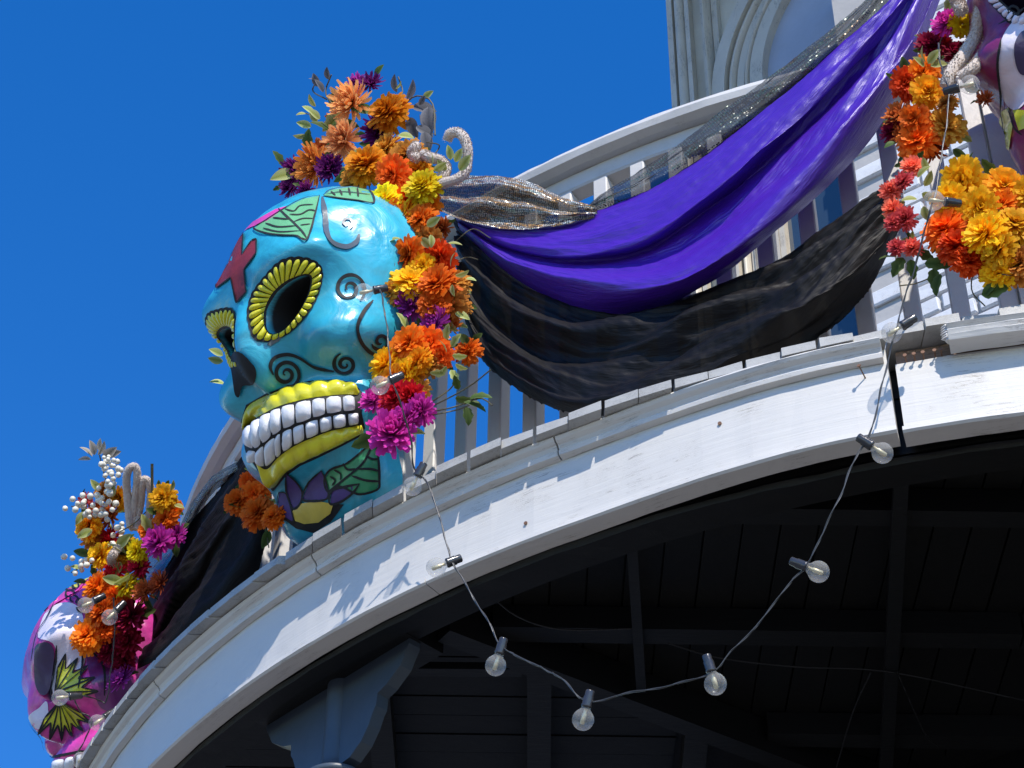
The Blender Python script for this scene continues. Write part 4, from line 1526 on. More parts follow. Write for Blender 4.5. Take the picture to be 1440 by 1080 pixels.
drape('black_drape', [
    ([(640, 300), (672, 322), (720, 360), (780, 396), (840, 425), (920, 432), (1000, 405), (1090, 366), (1160, 320), (1215, 280), (1255, 255)], [2.73, 2.70, 2.70, 2.73, 2.77]),
    ([(640, 330), (672, 372), (722, 420), (782, 448), (834, 456), (922, 444), (1004, 420), (1094, 384), (1164, 338), (1220, 294), (1257, 265)], [2.76, 2.80, 2.80, 2.79, 2.79]),
    ([(642, 350), (672, 398), (724, 446), (786, 474), (840, 482), (930, 474), (1012, 450), (1102, 408), (1172, 356), (1226, 308), (1258, 278)], [2.76, 2.79, 2.80, 2.80, 2.80]),
    ([(644, 370), (672, 425), (726, 474), (790, 504), (848, 512), (940, 502), (1020, 470), (1110, 420), (1180, 368), (1232, 322), (1260, 290)], [2.76, 2.77, 2.78, 2.84, 2.82]),
    ([(646, 395), (672, 455), (728, 506), (794, 536), (856, 542), (950, 526), (1034, 488), (1122, 438), (1190, 388), (1238, 338), (1261, 300)], [2.76, 2.79, 2.80, 2.84, 2.82]),
    ([(648, 420), (672, 480), (728, 530), (796, 562), (860, 568), (956, 546), (1044, 512), (1132, 462), (1198, 410), (1242, 355), (1262, 312)], [2.76, 2.79, 2.79, 2.76, 2.79]),
    ([(650, 440), (674, 502), (714, 541), (778, 576), (862, 588), (960, 562), (1052, 530), (1130, 492), (1176, 458), (1218, 412), (1250, 352), (1263, 325)], [2.75, 2.75, 2.75, 2.74, 2.76]),
], black_c, 'sheer black satin swag hanging below the purple cloth', 'drape', nu=220, nv=100, wr=0.009, seed=4.1, fray=0.012, folds=4, famp=0.014, fk0=0.5)
drape('black_drape', [
    ([(352, 628), (335, 650), (312, 680), (285, 715), (258, 758), (235, 795), (205, 850), (188, 900)], [2.74, 2.73, 2.73, 2.73]),
    ([(362, 640), (345, 675), (322, 715), (298, 750), (272, 790), (245, 830), (212, 880), (186, 915)], [2.77, 2.79, 2.79, 2.78]),
    ([(372, 655), (360, 700), (338, 740), (312, 775), (285, 812), (255, 848), (220, 895), (184, 925)], [2.78, 2.76, 2.76, 2.78]),
    ([(380, 668), (372, 725), (352, 770), (325, 805), (296, 835), (262, 868), (225, 910), (182, 935)], [2.78, 2.80, 2.80, 2.80]),
    ([(385, 680), (378, 745), (362, 800), (335, 832), (305, 860), (270, 890), (230, 925), (180, 945)], [2.77, 2.77, 2.78, 2.80]),
], black_o, 'dull black cloth hanging between the turquoise skull and the magenta skull', 'drape', nu=110, nv=60, wr=0.008, seed=7.7, folds=3, famp=0.012, fk0=0.6)
TINT = [(0.32, (0.70, 0.72, 0.75)), (0.40, (0.45, 0.23, 0.06)), (0.48, (0.66, 0.36, 0.10)), (0.53, (0.78, 0.76, 0.70)), (0.60, (0.60, 0.66, 0.62)), (0.68, (0.26, 0.44, 0.30))]
seq_a = sequin_mat('sequin_cloth', 0.85, TINT, 0.75)
seq_b = sequin_mat('sequin_net', 0.80, [(0.35, (0.04, 0.045, 0.045)), (0.5, (0.16, 0.17, 0.16)), (0.58, (0.06, 0.12, 0.08)), (0.68, (0.16, 0.09, 0.03))], 0.02)
drape('sequin_scarf', [
    ([(598, 258), (640, 250), (690, 247), (740, 255), (790, 277), (838, 290)], [2.786, 2.771, 2.763, 2.760]),
    ([(598, 263), (640, 262), (690, 258), (740, 270), (790, 286), (840, 294)], [2.817, 2.820, 2.805, 2.782]),
    ([(598, 268), (642, 273), (692, 272), (742, 281), (790, 294), (840, 298)], [2.798, 2.786, 2.779, 2.775]),
    ([(600, 273), (644, 284), (694, 287), (744, 294), (790, 302), (838, 301)], [2.824, 2.828, 2.813, 2.786]),
    ([(600, 280), (646, 297), (696, 303), (742, 308), (788, 309), (836, 304)], [2.801, 2.794, 2.790, 2.779]),
    ([(600, 288), (646, 308), (698, 319), (742, 322), (785, 317), (832, 307)], [2.817, 2.824, 2.809, 2.782]),
], seq_a, 'gold and silver sequin scarf bunched over the handrail beside the skull', 'scarf', nu=120, nv=50, wr=0.007, seed=2.2)
drape('sequin_net', [
    ([(822, 294), (850, 270), (890, 246), (950, 205), (1010, 160), (1070, 118), (1130, 72), (1190, 25), (1240, -20)], [2.72, 2.70, 2.70, 2.72]),
    ([(826, 296), (860, 280), (905, 258), (965, 220), (1025, 176), (1085, 132), (1142, 84), (1198, 35), (1246, -20)], [2.75, 2.76, 2.76, 2.76]),
    ([(830, 298), (870, 288), (915, 270), (975, 236), (1035, 192), (1092, 146), (1150, 96), (1206, 45), (1254, -20)], [2.74, 2.73, 2.73, 2.75]),
    ([(834, 302), (880, 292), (930, 272), (988, 240), (1045, 196), (1102, 150), (1160, 100), (1216, 48), (1262, -20)], [2.74, 2.76, 2.76, 2.77]),
], seq_b, 'black see-through sequin net hung along the top of the purple cloth', 'net', nu=160, nv=40, wr=0.006, seed=3.4)
seq_c = sequin_mat('olive_sequin_net', 0.75, [(0.35, (0.05, 0.07, 0.05)), (0.48, (0.14, 0.18, 0.12)), (0.56, (0.22, 0.24, 0.20)), (0.66, (0.08, 0.13, 0.07))])
drape('sequin_net', [
    ([(338, 650), (318, 658), (296, 672), (270, 708), (250, 745), (222, 772), (200, 790), (186, 815)], [2.72, 2.72, 2.74, 2.78]),
    ([(334, 658), (315, 670), (292, 690), (266, 728), (246, 765), (222, 792), (202, 815), (188, 838)], [2.75, 2.76, 2.78, 2.82]),
    ([(330, 668), (312, 682), (288, 708), (262, 748), (242, 788), (222, 815), (206, 842), (194, 868)], [2.73, 2.73, 2.76, 2.80]),
], seq_c, 'olive green sequin net trailing down to the flowers of the magenta skull', 'net', nu=100, nv=30, wr=0.006, seed=6.4)

# ================================================================== artificial flowers
def flower_mesh(name, mat, seed, layers, length, width, curl, droop=0.0, tipw=0.5, cup=0.12):
    """layers: list of (petal count, elevation angle in degrees, reach 0..1); diameter 1, facing +Z"""
    rnd = random.Random(seed)
    V, F, T = [], [], []
    for (n, el, reach) in layers:
        off = rnd.random() * 6.28
        for k in range(n):
            az = off + 2 * math.pi * k / n + rnd.uniform(-.24, .24)
            e = R(el + rnd.uniform(-15, 13))
            Ln = 0.5 * reach * length * rnd.uniform(0.78, 1.10)
            w = width * rnd.uniform(0.85, 1.15)
            tw = rnd.uniform(-.35, .35)
            rd = Vector((math.cos(az), math.sin(az), 0))
            sd_ = Vector((-math.sin(az), math.cos(az), 0))
            p = Vector((0, 0, 0)) + rd * 0.03
            b = len(V)
            segs = 4
            cu = R(curl + rnd.uniform(-10, 10))
            for s_ in range(segs + 1):
                t = s_ / segs
                ang = e + cu * t * t - R(droop) * t
                dr = rd * math.cos(ang) + Vector((0, 0, 1)) * math.sin(ang)
                nn = -rd * math.sin(ang) + Vector((0, 0, 1)) * math.cos(ang)
                ww = w * (0.45 + 1.1 * t - 0.2 * t * t) if t < 0.7 else w * (1.12 - (t - 0.7) / 0.3 * (1.12 - tipw))
                sv = sd_ * math.cos(tw * t) + nn * math.sin(tw * t)
                V.append(tuple(p - sv * ww / 2 + nn * cup * ww))
                V.append(tuple(p + sv * ww / 2 + nn * cup * ww))
                T += [t, t]
                p = p + dr * (Ln / segs)
            for s_ in range(segs):
                q = b + 2 * s_
                F.append((q, q + 1, q + 3, q + 2))
    me = bpy.data.meshes.new(name)
    me.from_pydata(V, [], F)
    a = me.attributes.new('tip', 'FLOAT', 'POINT')
    a.data.foreach_set('value', T)
    me.materials.append(mat)
    me.polygons.foreach_set('use_smooth', [True] * len(F))
    return me

MUM = [(7, 82, .55), (11, 70, .62), (15, 57, .74), (18, 44, .84), (20, 30, .92), (20, 15, 1.0), (18, 0, 1.0), (14, -18, .95)]
POM = [(8, 80, .72), (13, 66, .80), (18, 50, .88), (22, 34, .94), (24, 16, .98), (22, -4, .98), (18, -25, .95), (12, -48, .85)]
MARI = [(9, 80, .66), (15, 67, .74), (20, 54, .82), (24, 41, .88), (26, 27, .94), (28, 13, .98), (26, -2, 1.0), (22, -18, .98), (16, -40, .88)]
DAI = [(10, 72, .45), (14, 50, .70), (16, 30, .90), (18, 12, 1.0), (16, -6, 1.0)]
def pal(name, base, tip, kind, tr=0.38):
    mt = petal_mat(name + '_petals', base, tip, tr)
    if kind == 'mum':      # long narrow incurved petals
        return [flower_mesh('flower', mt, s_, MUM, 1.0, 0.075, 55, 0, 0.55) for s_ in (1, 2)]
    if kind == 'pom':      # dense ball
        return [flower_mesh('flower', mt, s_, POM, 1.0, 0.105, 25, 0, 0.62) for s_ in (3, 4)]
    if kind == 'mari':     # frilled marigold
        return [flower_mesh('flower', mt, s_, MARI, 1.0, 0.115, -15, 10, 0.7, 0.22) for s_ in (5, 6)]
    return [flower_mesh('flower', mt, s_, DAI, 1.0, 0.14, 10, 5, 0.35) for s_ in (7, 8)]
FL = {
    'peach': pal('peach', (0.567, 0.149, 0.027), (0.970, 0.439, 0.159), 'mum'),
    'amber': pal('amber', (0.743, 0.203, 0.000), (0.970, 0.415, 0.012), 'mari'),
    'orange': pal('orange', (0.675, 0.095, 0.000), (0.970, 0.244, 0.012), 'mari'),
    'rust': pal('rust', (0.432, 0.068, 0.014), (0.756, 0.232, 0.049), 'mum'),
    'flame': pal('flame', (0.675, 0.041, 0.000), (0.970, 0.146, 0.012), 'mari'),
    'yellow': pal('yellow', (0.950, 0.405, 0.000), (0.970, 0.756, 0.012), 'mari'),
    'gold': pal('gold', (0.837, 0.297, 0.000), (0.970, 0.537, 0.012), 'mari'),
    'red': pal('red', (0.297, 0.000, 0.014), (0.732, 0.018, 0.037), 'pom'),
    'crimson': pal('crimson', (0.135, 0.000, 0.014), (0.366, 0.010, 0.037), 'pom'),
    'plum': pal('plum', (0.054, 0.007, 0.054), (0.207, 0.018, 0.171), 'mum'),
    'magenta': pal('magenta', (0.270, 0.014, 0.189), (0.683, 0.049, 0.439), 'pom'),
    'violet': pal('violet', (0.216, 0.027, 0.243), (0.512, 0.061, 0.439), 'mum'),
    'coral': pal('coral', (0.540, 0.054, 0.041), (0.970, 0.207, 0.146), 'pom'),
    'bronze': pal('bronze', (0.472, 0.162, 0.014), (0.732, 0.329, 0.049), 'mari'),
}
leaf_cols = {'pale': ((0.30, 0.33, 0.06), (0.52, 0.55, 0.22)), 'green': ((0.05, 0.09, 0.02), (0.10, 0.15, 0.04)), 'grey': ((0.10, 0.10, 0.11), (0.22, 0.21, 0.22)), 'tan': ((0.32, 0.28, 0.20), (0.55, 0.50, 0.42))}
def leaf_mesh(kind, lobes):
    mt = MATS.get('leaf_' + kind) or petal_mat('leaf_' + kind, *leaf_cols[kind], 0.25)
    V, F, T = [], [], []
    n = 10
    for i in range(n + 1):
        t = i / n
        w = 0.26 * math.sin(math.pi * min(1, t ** 0.8)) ** 0.8
        if lobes:
            w *= 0.72 + 0.42 * abs(math.sin(lobes * math.pi * t))
        x_, z_ = t, 0.16 * math.sin(2.2 * t) - 0.12 * t
        V += [(x_, -w, z_ + 0.28 * w), (x_, 0, z_), (x_, w, z_ + 0.28 * w)]
        T += [1, 0.0, 1]
        if i:
            b = 3 * i
            F += [(b - 3, b - 2, b + 1, b), (b - 2, b - 1, b + 2, b + 1)]
    me = bpy.data.meshes.new('leaf')
    me.from_pydata(V, [], F)
    a = me.attributes.new('tip', 'FLOAT', 'POINT')
    a.data.foreach_set('value', T)
    me.materials.append(mt)
    me.polygons.foreach_set('use_smooth', [True] * len(F))
    return me
LEAF = {k: [leaf_mesh(k, 0), leaf_mesh(k, 3)] for k in leaf_cols}
stem_m = plain('brown_stem', (0.09, 0.08, 0.04), rough=0.6)
rf = random.Random(21)

def bloom(root, x, y, d, kind, r, face=None, jit=0.35):
    """one flower head; x, y, d as seen in the photograph, r = its distance from the gallery axis (or a skull distance)"""
    p = cyl(x, y, r) if r < 3.6 else at(x, y, r)
    dist = (p - CAM).length
    size = d * dist / FPX * 1.28
    n_ = outward(p) * 0.7 + (CAM - p).normalized() * 0.6
    if face:
        n_ = n_ + Vector(face)
    n_ = n_.normalized() + Vector((rf.uniform(-jit, jit), rf.uniform(-jit, jit), rf.uniform(-jit, jit) + 0.12))
    me = FL[kind][rf.randrange(2)]
    mm = frame(p - n_.normalized() * size * 0.15, n_, rf.uniform(0, 6.28), size) @ Matrix.Diagonal((rf.uniform(.86, 1.05), rf.uniform(.86, 1.05), rf.uniform(.7, 1.0), 1))
    o = inst('flower', me, mm, root)
    return p

def leaf(root, x, y, ln, ang, kind, r, lob=0, tilt=0.3):
    """a leaf from x, y pointing ang degrees (0 right, 90 up) as seen, ln pixels long"""
    p = cyl(x, y, r) if r < 3.6 else at(x, y, r)
    s_ = ln * (p - CAM).length / FPX
    d_ = C_RIGHT * math.cos(R(ang)) + C_UP * math.sin(R(ang)) + outward(p) * tilt
    d_.normalize()
    up = ((CAM - p).normalized() * 0.8 + Vector((rf.uniform(-.6, .6), rf.uniform(-.6, .6), rf.uniform(-.2, .9)))).normalized()
    yv = up.cross(d_).normalized()
    zv = d_.cross(yv)
    mm = Matrix((d_ * s_, yv * s_, zv * s_)).transposed().to_4x4()
    mm.translation = p
    inst('leaf', LEAF[kind][lob], mm, root)

def stem(root, pts, r, w=2.0):
    mb = MB()
    P = [cyl(a, b, r + .01 * math.sin(k * .7)) if r < 3.6 else at(a, b, r) for k, (a, b) in enumerate(catmull(pts, 12))]
    mb.tube(P, w * (P[0] - CAM).length / FPX / 2, 5)
    mb.build('stem', stem_m, root)

def arrangement(label, flowers, leaves, stems, base, group='artificial flower arrangements tied to the gallery rail', jit=.35):
    root = thing('flower_arrangement', label, 'flowers', base, group)
    for f in flowers:
        bloom(root, *f, jit=jit)
    for l in leaves:
        leaf(root, *l)
    for (x, y, d, kind, r) in flowers:          # foliage between and behind the heads
        for _ in range(2):
            a = rf.uniform(0, 360)
            far = r + 0.05 if r > 3.6 else r - 0.045
            leaf(root, x + .3 * d * math.cos(R(a)), y - .3 * d * math.sin(R(a)), d * rf.uniform(.45, .7), a + rf.uniform(-40, 40), 'pale' if rf.random() < .25 else 'green', far, rf.randrange(2), 0.1)
    for s_ in stems:
        stem(root, *s_)
    return root

SKF = 2.93
top_f = [(486, 141, 58, 'peach', 2.95), (541, 154, 54, 'amber', 2.93), (477, 194, 54, 'peach', 2.97), (432, 232, 62, 'rust', 2.96), (409, 241, 44, 'plum', 2.93), (519, 113, 32, 'plum', 2.90), (500, 117, 28, 'violet', 2.88), (527, 184, 46, 'plum', 2.90),
         (512, 226, 56, 'amber', 2.98), (549, 243, 46, 'flame', 2.98), (569, 217, 42, 'bronze', 2.92), (462, 234, 40, 'plum', 2.96), (428, 268, 26, 'plum', 2.96), (496, 250, 38, 'bronze', 2.96), (455, 208, 44, 'rust', 2.90), (405, 262, 30, 'plum', 2.90), (540, 205, 40, 'bronze', 2.90), (470, 165, 40, 'rust', 2.86)]
top_l = [(634, 225, 22, 95, 'pale', 2.94), (640, 228, 22, 50, 'pale', 2.94), (646, 240, 28, 40, 'pale', 2.96), (628, 240, 20, 130, 'pale', 2.94), (610, 240, 22, 20, 'pale', 2.96), (606, 236, 22, 80, 'pale', 2.96), (450, 168, 22, 140, 'pale', 2.94), (444, 150, 20, 110, 'pale', 2.94), (455, 130, 22, 120, 'grey', 2.90), (447, 122, 20, 100, 'grey', 2.90), (462, 112, 18, 85, 'grey', 2.90), (450, 118, 18, 160, 'grey', 2.90), (558, 130, 26, 85, 'grey', 2.88), (572, 140, 30, 60, 'grey', 2.88), (580, 150, 36, -20, 'grey', 2.88), (590, 160, 38, -50, 'grey', 2.88), (602, 150, 44, -75, 'grey', 2.88), (575, 165, 34, -60, 'grey', 2.88), (585, 178, 30, -35, 'grey', 2.88), (596, 185, 34, -70, 'grey', 2.88), (595, 138, 18, 20, 'pale', 2.88), (590, 148, 16, 45, 'grey', 2.88),
         (442, 160, 20, 150, 'pale', 2.92), (438, 178, 22, 170, 'pale', 2.92), (446, 172, 18, 120, 'pale', 2.92), (432, 190, 20, 190, 'pale', 2.92), (560, 190, 24, -20, 'pale', 2.92), (556, 125, 14, 40, 'pale', 2.9), (430, 160, 14, 200, 'pale', 2.92)]
top_s = [([(470, 150), (458, 130), (466, 105)], 2.88, 2.2), ([(460, 140), (440, 128), (447, 112)], 2.88, 2.2), ([(555, 150), (566, 130), (560, 108)], 2.88, 2.2), ([(566, 150), (585, 135), (608, 145), (612, 190)], 2.88, 2.2), ([(600, 200), (618, 205), (605, 225)], 2.88, 2), ([(445, 165), (432, 160), (422, 158)], 2.92, 1.6)]
arrangement('peach, amber and plum chrysanthemums with grey leaves crowning the turquoise skull', top_f, top_l, top_s, cyl(480, 262, 2.9))
side_f = [(600, 285, 38, 'orange', 2.93), (522, 290, 30, 'gold', 2.98), (583, 238, 36, 'amber', 2.93), (610, 425, 40, 'orange', 2.93), (545, 352, 30, 'amber', 2.98), (592, 372, 36, 'gold', 2.95), (620, 500, 30, 'flame', 2.90), (583, 505, 38, 'amber', 2.95), (550, 530, 36, 'amber', 2.96), (575, 555, 34, 'red', 2.95), (565, 585, 40, 'magenta', 2.96), (592, 258, 46, 'yellow', 2.97), (536, 277, 42, 'yellow', 3.00), (569, 279, 38, 'flame', 2.96), (514, 305, 36, 'red', 3.0), (533, 318, 28, 'violet', 3.0), (547, 296, 38, 'orange', 2.98), (588, 304, 40, 'orange', 2.95), (563, 302, 42, 'amber', 2.96), (551, 330, 30, 'orange', 2.98), (527, 343, 34, 'orange', 3.0), (539, 377, 44, 'red', 2.98), (571, 357, 44, 'orange', 2.97), (615, 361, 42, 'flame', 2.93), (577, 390, 46, 'gold', 2.96), (612, 396, 52, 'orange', 2.94),
          (628, 424, 48, 'bronze', 2.90), (545, 414, 38, 'bronze', 2.97), (575, 423, 44, 'violet', 2.94), (606, 452, 46, 'violet', 2.92), (571, 481, 50, 'orange', 2.96), (604, 481, 42, 'flame', 2.93), (539, 510, 46, 'gold', 2.96), (567, 524, 42, 'gold', 2.95), (603, 507, 38, 'bronze', 2.91), (656, 490, 32, 'orange', 2.84), (554, 557, 50, 'red', 2.96), (523, 558, 36, 'magenta', 2.97), (589, 575, 42, 'magenta', 2.94), (549, 602, 62, 'magenta', 2.97), (600, 335, 34, 'bronze', 2.92), (560, 330, 30, 'crimson', 2.9), (590, 330, 40, 'crimson', 2.88), (560, 450, 44, 'crimson', 2.90), (640, 395, 34, 'bronze', 2.86), (620, 320, 30, 'rust', 2.88), (530, 450, 30, 'plum', 2.88), (585, 545, 30, 'bronze', 2.92), (632, 455, 30, 'rust', 2.86), (648, 430, 26, 'bronze', 2.84)]
side_l = [(600, 318, 24, 20, 'pale', 2.97), (592, 335, 24, -40, 'pale', 2.97), (606, 330, 20, -80, 'pale', 2.97), (525, 360, 22, 200, 'pale', 3.0), (530, 352, 24, 40, 'pale', 3.0), (545, 340, 20, 0, 'pale', 3.0), (634, 376, 22, 60, 'pale', 2.93), (640, 388, 22, 10, 'pale', 2.93), (655, 392, 16, -20, 'pale', 2.93), (636, 400, 18, -70, 'pale', 2.93), (628, 478, 24, 70, 'pale', 2.92, 1), (635, 488, 24, 40, 'pale', 2.92, 1), (628, 496, 22, 120, 'pale', 2.92, 1), (636, 500, 22, -10, 'pale', 2.92, 1), (628, 515, 22, -120, 'pale', 2.92, 1), (634, 520, 24, -60, 'pale', 2.92, 1), (624, 524, 20, 190, 'pale', 2.92, 1), (640, 512, 20, -25, 'pale', 2.92, 1),
          (640, 560, 28, -10, 'green', 2.90, 1), (652, 565, 36, -30, 'green', 2.90, 1), (660, 560, 34, -10, 'green', 2.90, 1), (656, 572, 28, -75, 'green', 2.90, 1), (645, 548, 22, 100, 'green', 2.90, 1), (625, 345, 26, -10, 'pale', 2.9), (640, 440, 24, -30, 'pale', 2.88), (648, 470, 24, -50, 'green', 2.86), (314, 508, 22, 172, 'pale', 5.5), (314, 500, 22, 158, 'pale', 5.5), (316, 540, 22, 180, 'pale', 5.5)]
side_s = [([(600, 575), (640, 555), (665, 540), (690, 520)], 2.9, 2.2), ([(600, 570), (635, 545), (642, 525)], 2.9, 2.2), ([(602, 580), (640, 572), (675, 560), (692, 570)], 2.9, 2.2), ([(600, 585), (640, 577), (660, 570)], 2.9, 2), ([(640, 340), (665, 322), (690, 335)], 2.86, 1.6), ([(630, 375), (655, 362), (672, 365)], 2.86, 1.6)]
arrangement('column of orange, yellow and magenta blooms running down beside the cheek of the turquoise skull', side_f, side_l, side_s, cyl(560, 640, 2.9))
chin_f = [(348, 676, 28, 'flame', 2.86), (334, 703, 36, 'orange', 2.88), (360, 717, 42, 'orange', 2.90), (382, 724, 32, 'orange', 2.90), (357, 694, 32, 'flame', 2.86), (362, 660, 24, 'crimson', 2.82)]
arrangement('small bunch of burnt orange blooms under the jaw of the turquoise skull', chin_f, [(372, 742, 30, -80, 'green', 2.86), (378, 745, 28, -95, 'green', 2.86), (380, 738, 24, 60, 'pale', 2.88)], [([(360, 715), (372, 740), (378, 770)], 2.86, 1.8)], cyl(360, 740, 2.85))
LD = 5.95
left_f = [(165, 700, 28, 'gold', 5.95), (130, 718, 26, 'orange', 5.96), (205, 745, 28, 'orange', 5.78), (190, 775, 30, 'yellow', 5.80), (150, 830, 32, 'gold', 5.84), (128, 850, 34, 'amber', 5.84), (175, 820, 30, 'yellow', 5.8), (227, 698, 32, 'gold', 5.75), (229, 729, 32, 'orange', 5.75), (218, 758, 42, 'magenta', 5.72), (243, 750, 34, 'magenta', 5.74), (120, 738, 36, 'amber', LD), (142, 690, 26, 'bronze', LD), (118, 703, 20, 'coral', LD), (151, 757, 30, 'red', LD), (138, 779, 36, 'gold', 5.9), (157, 803, 34, 'red', 5.85), (192, 795, 30, 'red', 5.8), (133, 823, 38, 'orange', 5.85), (140, 858, 40, 'orange', 5.82), (120, 891, 40, 'orange', 5.82), (146, 880, 36, 'flame', 5.82), (178, 862, 46, 'crimson', 5.80), (175, 900, 42, 'crimson', 5.80), (150, 912, 36, 'crimson', 5.82), (166, 950, 36, 'violet', 5.80), (218, 818, 38, 'rust', 5.74), (175, 775, 34, 'gold', 5.86), (160, 840, 34, 'flame', 5.82), (170, 930, 30, 'crimson', 5.82), (200, 830, 34, 'rust', 5.76), (150, 725, 34, 'rust', 5.97), (130, 755, 30, 'bronze', 5.97), (240, 715, 24, 'orange', 5.76)]
left_l = [(133, 640, 22, 95, 'tan', 5.95), (130, 642, 22, 140, 'tan', 5.95), (138, 640, 22, 50, 'tan', 5.95), (145, 645, 26, 25, 'tan', 5.95), (150, 640, 22, 5, 'tan', 5.95), (128, 646, 18, 190, 'tan', 5.95), (142, 636, 20, 75, 'tan', 5.95), (140, 690, 20, 120, 'pale', 5.93), (155, 700, 22, 60, 'pale', 5.93), (130, 745, 24, 220, 'pale', 5.9), (165, 770, 28, 30, 'pale', 5.84), (178, 780, 30, 150, 'pale', 5.84), (185, 765, 26, -20, 'pale', 5.84), (170, 790, 24, -100, 'pale', 5.84), (160, 822, 28, 20, 'pale', 5.8), (172, 818, 28, 170, 'pale', 5.8), (180, 812, 26, -60, 'pale', 5.8), (245, 710, 16, -20, 'pale', 5.74), (240, 690, 16, 60, 'pale', 5.74), (120, 720, 22, -110, 'pale', 5.93), (115, 800, 16, 170, 'pale', 5.9)]
left_s = [([(160, 720), (150, 680), (140, 640)], 5.95, 2), ([(214, 700), (214, 675), (214, 652)], 5.78, 4.5), ([(150, 720), (125, 712), (100, 712)], 5.95, 1.6), ([(140, 790), (120, 795), (100, 805)], 5.9, 1.6), ([(165, 750), (190, 735), (205, 720)], 5.82, 1.8)]
left_root = arrangement('mixed orange, red and magenta blooms with white berries above the magenta skull', left_f, left_l, left_s, at(165, 930, 5.85))
berry_m = plain('white_berry', (0.74, 0.71, 0.60), rough=0.4, bump=0.05)
def berries(root, spots, dist, px=9):
    mb = MB()
    for (x, y, n, sp) in spots:
        for _ in range(n):
            a, b = x + rf.gauss(0, sp), y + rf.gauss(0, sp)
            p = at(a, b, dist + rf.uniform(-.04, .04))
            r_ = px * rf.uniform(.8, 1.15) * dist / FPX / 2
            mb.lathe([(0.001, -r_), (r_ * .7, -r_ * .7), (r_, 0), (r_ * .7, r_ * .7), (0.001, r_)], p, (rf.uniform(-1, 1), rf.uniform(-1, 1), 1), 8)
    o = mb.build('berries', berry_m, root, smooth=True)
    o['kind'] = 'stuff'
berries(left_root, [(160, 662, 16, 9), (152, 690, 14, 9), (125, 708, 12, 9), (143, 718, 12, 9), (170, 742, 8, 6), (104, 711, 5, 5), (105, 796, 8, 7), (118, 790, 4, 5), (158, 765, 4, 4)], 5.9)
berries(bpy.data.objects[left_root.name], [(153, 650, 6, 5)], 5.93, 7)
UR = 2.90
ru_f = [(1329, 28, 36, 'magenta', 2.92), (1355, 33, 32, 'yellow', 2.92), (1309, 58, 32, 'crimson', 2.88), (1273, 115, 38, 'flame', 2.91), (1298, 100, 38, 'orange', 2.92), (1305, 127, 38, 'amber', 2.94), (1284, 167, 42, 'orange', 2.92), (1259, 158, 36, 'rust', 2.88), (1290, 192, 54, 'flame', 2.90), (1332, 172, 48, 'bronze', 2.90), (1330, 142, 26, 'bronze', 2.94), (1384, 137, 24, 'rust', 2.94), (1252, 180, 30, 'crimson', 2.86), (1320, 60, 34, 'crimson', 2.85), (1310, 205, 40, 'rust', 2.86), (1270, 190, 30, 'rust', 2.86), (1345, 70, 34, 'crimson', 2.85)]
ru_l = [(1305, 90, 26, 40, 'pale', 2.94), (1302, 88, 24, 100, 'pale', 2.94), (1308, 92, 24, -10, 'pale', 2.94), (1300, 94, 22, 150, 'pale', 2.94), (1365, 105, 20, 60, 'pale', 2.96), (1372, 102, 18, 140, 'pale', 2.96), (1368, 98, 18, 20, 'pale', 2.96), (1340, 210, 24, -40, 'green', 2.88), (1260, 200, 20, 220, 'green', 2.88), (1355, 120, 24, -30, 'pale', 2.9)]
arrangement('upper cluster of orange and flame marigolds knotted where the purple cloth is tied', ru_f, ru_l, [([(1310, 90), (1322, 60), (1330, 35)], 2.9, 2)], cyl(1310, 215, 2.86))
rl_f = [(1282, 231, 28, 'coral', 2.93), (1251, 267, 26, 'coral', 2.93), (1268, 252, 26, 'coral', 2.94), (1253, 292, 26, 'coral', 2.93), (1271, 306, 30, 'coral', 2.93), (1256, 311, 24, 'coral', 2.93), (1260, 345, 24, 'coral', 2.92), (1283, 345, 26, 'coral', 2.92), (1351, 254, 52, 'gold', 2.96), (1333, 281, 44, 'gold', 2.97), (1379, 290, 50, 'gold', 2.97), (1412, 258, 48, 'amber', 2.95), (1408, 284, 44, 'orange', 2.94), (1327, 317, 54, 'flame', 2.95), (1345, 340, 50, 'flame', 2.95), (1363, 362, 44, 'flame', 2.94), (1382, 325, 60, 'gold', 2.98), (1402, 347, 46, 'gold', 2.97), (1429, 308, 52, 'gold', 2.97), (1404, 384, 44, 'gold', 2.93), (1430, 369, 48, 'bronze', 2.94), (1435, 341, 34, 'crimson', 2.90), (1445, 270, 48, 'gold', 2.95), (1360, 305, 40, 'amber', 2.92), (1385, 262, 36, 'rust', 2.90)]
rl_l = [(1290, 250, 24, 30, 'pale', 2.93), (1300, 262, 24, 60, 'pale', 2.93), (1296, 272, 26, -30, 'pale', 2.93), (1290, 280, 24, 200, 'pale', 2.93), (1304, 240, 20, 110, 'pale', 2.93), (1298, 290, 24, -70, 'pale', 2.93), (1270, 362, 34, -110, 'green', 2.90, 1), (1262, 362, 28, 200, 'green', 2.90, 1), (1280, 365, 30, -80, 'green', 2.90, 1), (1300, 370, 36, -20, 'green', 2.90, 1), (1312, 378, 34, -85, 'green', 2.90, 1), (1322, 385, 34, -95, 'green', 2.90, 1), (1318, 372, 30, 10, 'green', 2.90, 1), (1380, 415, 40, 5, 'green', 2.90, 1), (1385, 416, 26, 40, 'green', 2.90, 1), (1290, 352, 28, -40, 'green', 2.90, 1)]
rl_s = [([(1375, 372), (1367, 390), (1368, 412), (1385, 430)], 2.9, 2), ([(1265, 402), (1290, 398), (1320, 385)], 2.88, 2), ([(1405, 385), (1430, 388), (1425, 378)], 2.93, 1.6)]
arrangement('golden marigold cluster with coral buds hanging low over the railing', rl_f, rl_l, rl_s, cyl(1350, 420, 2.86))

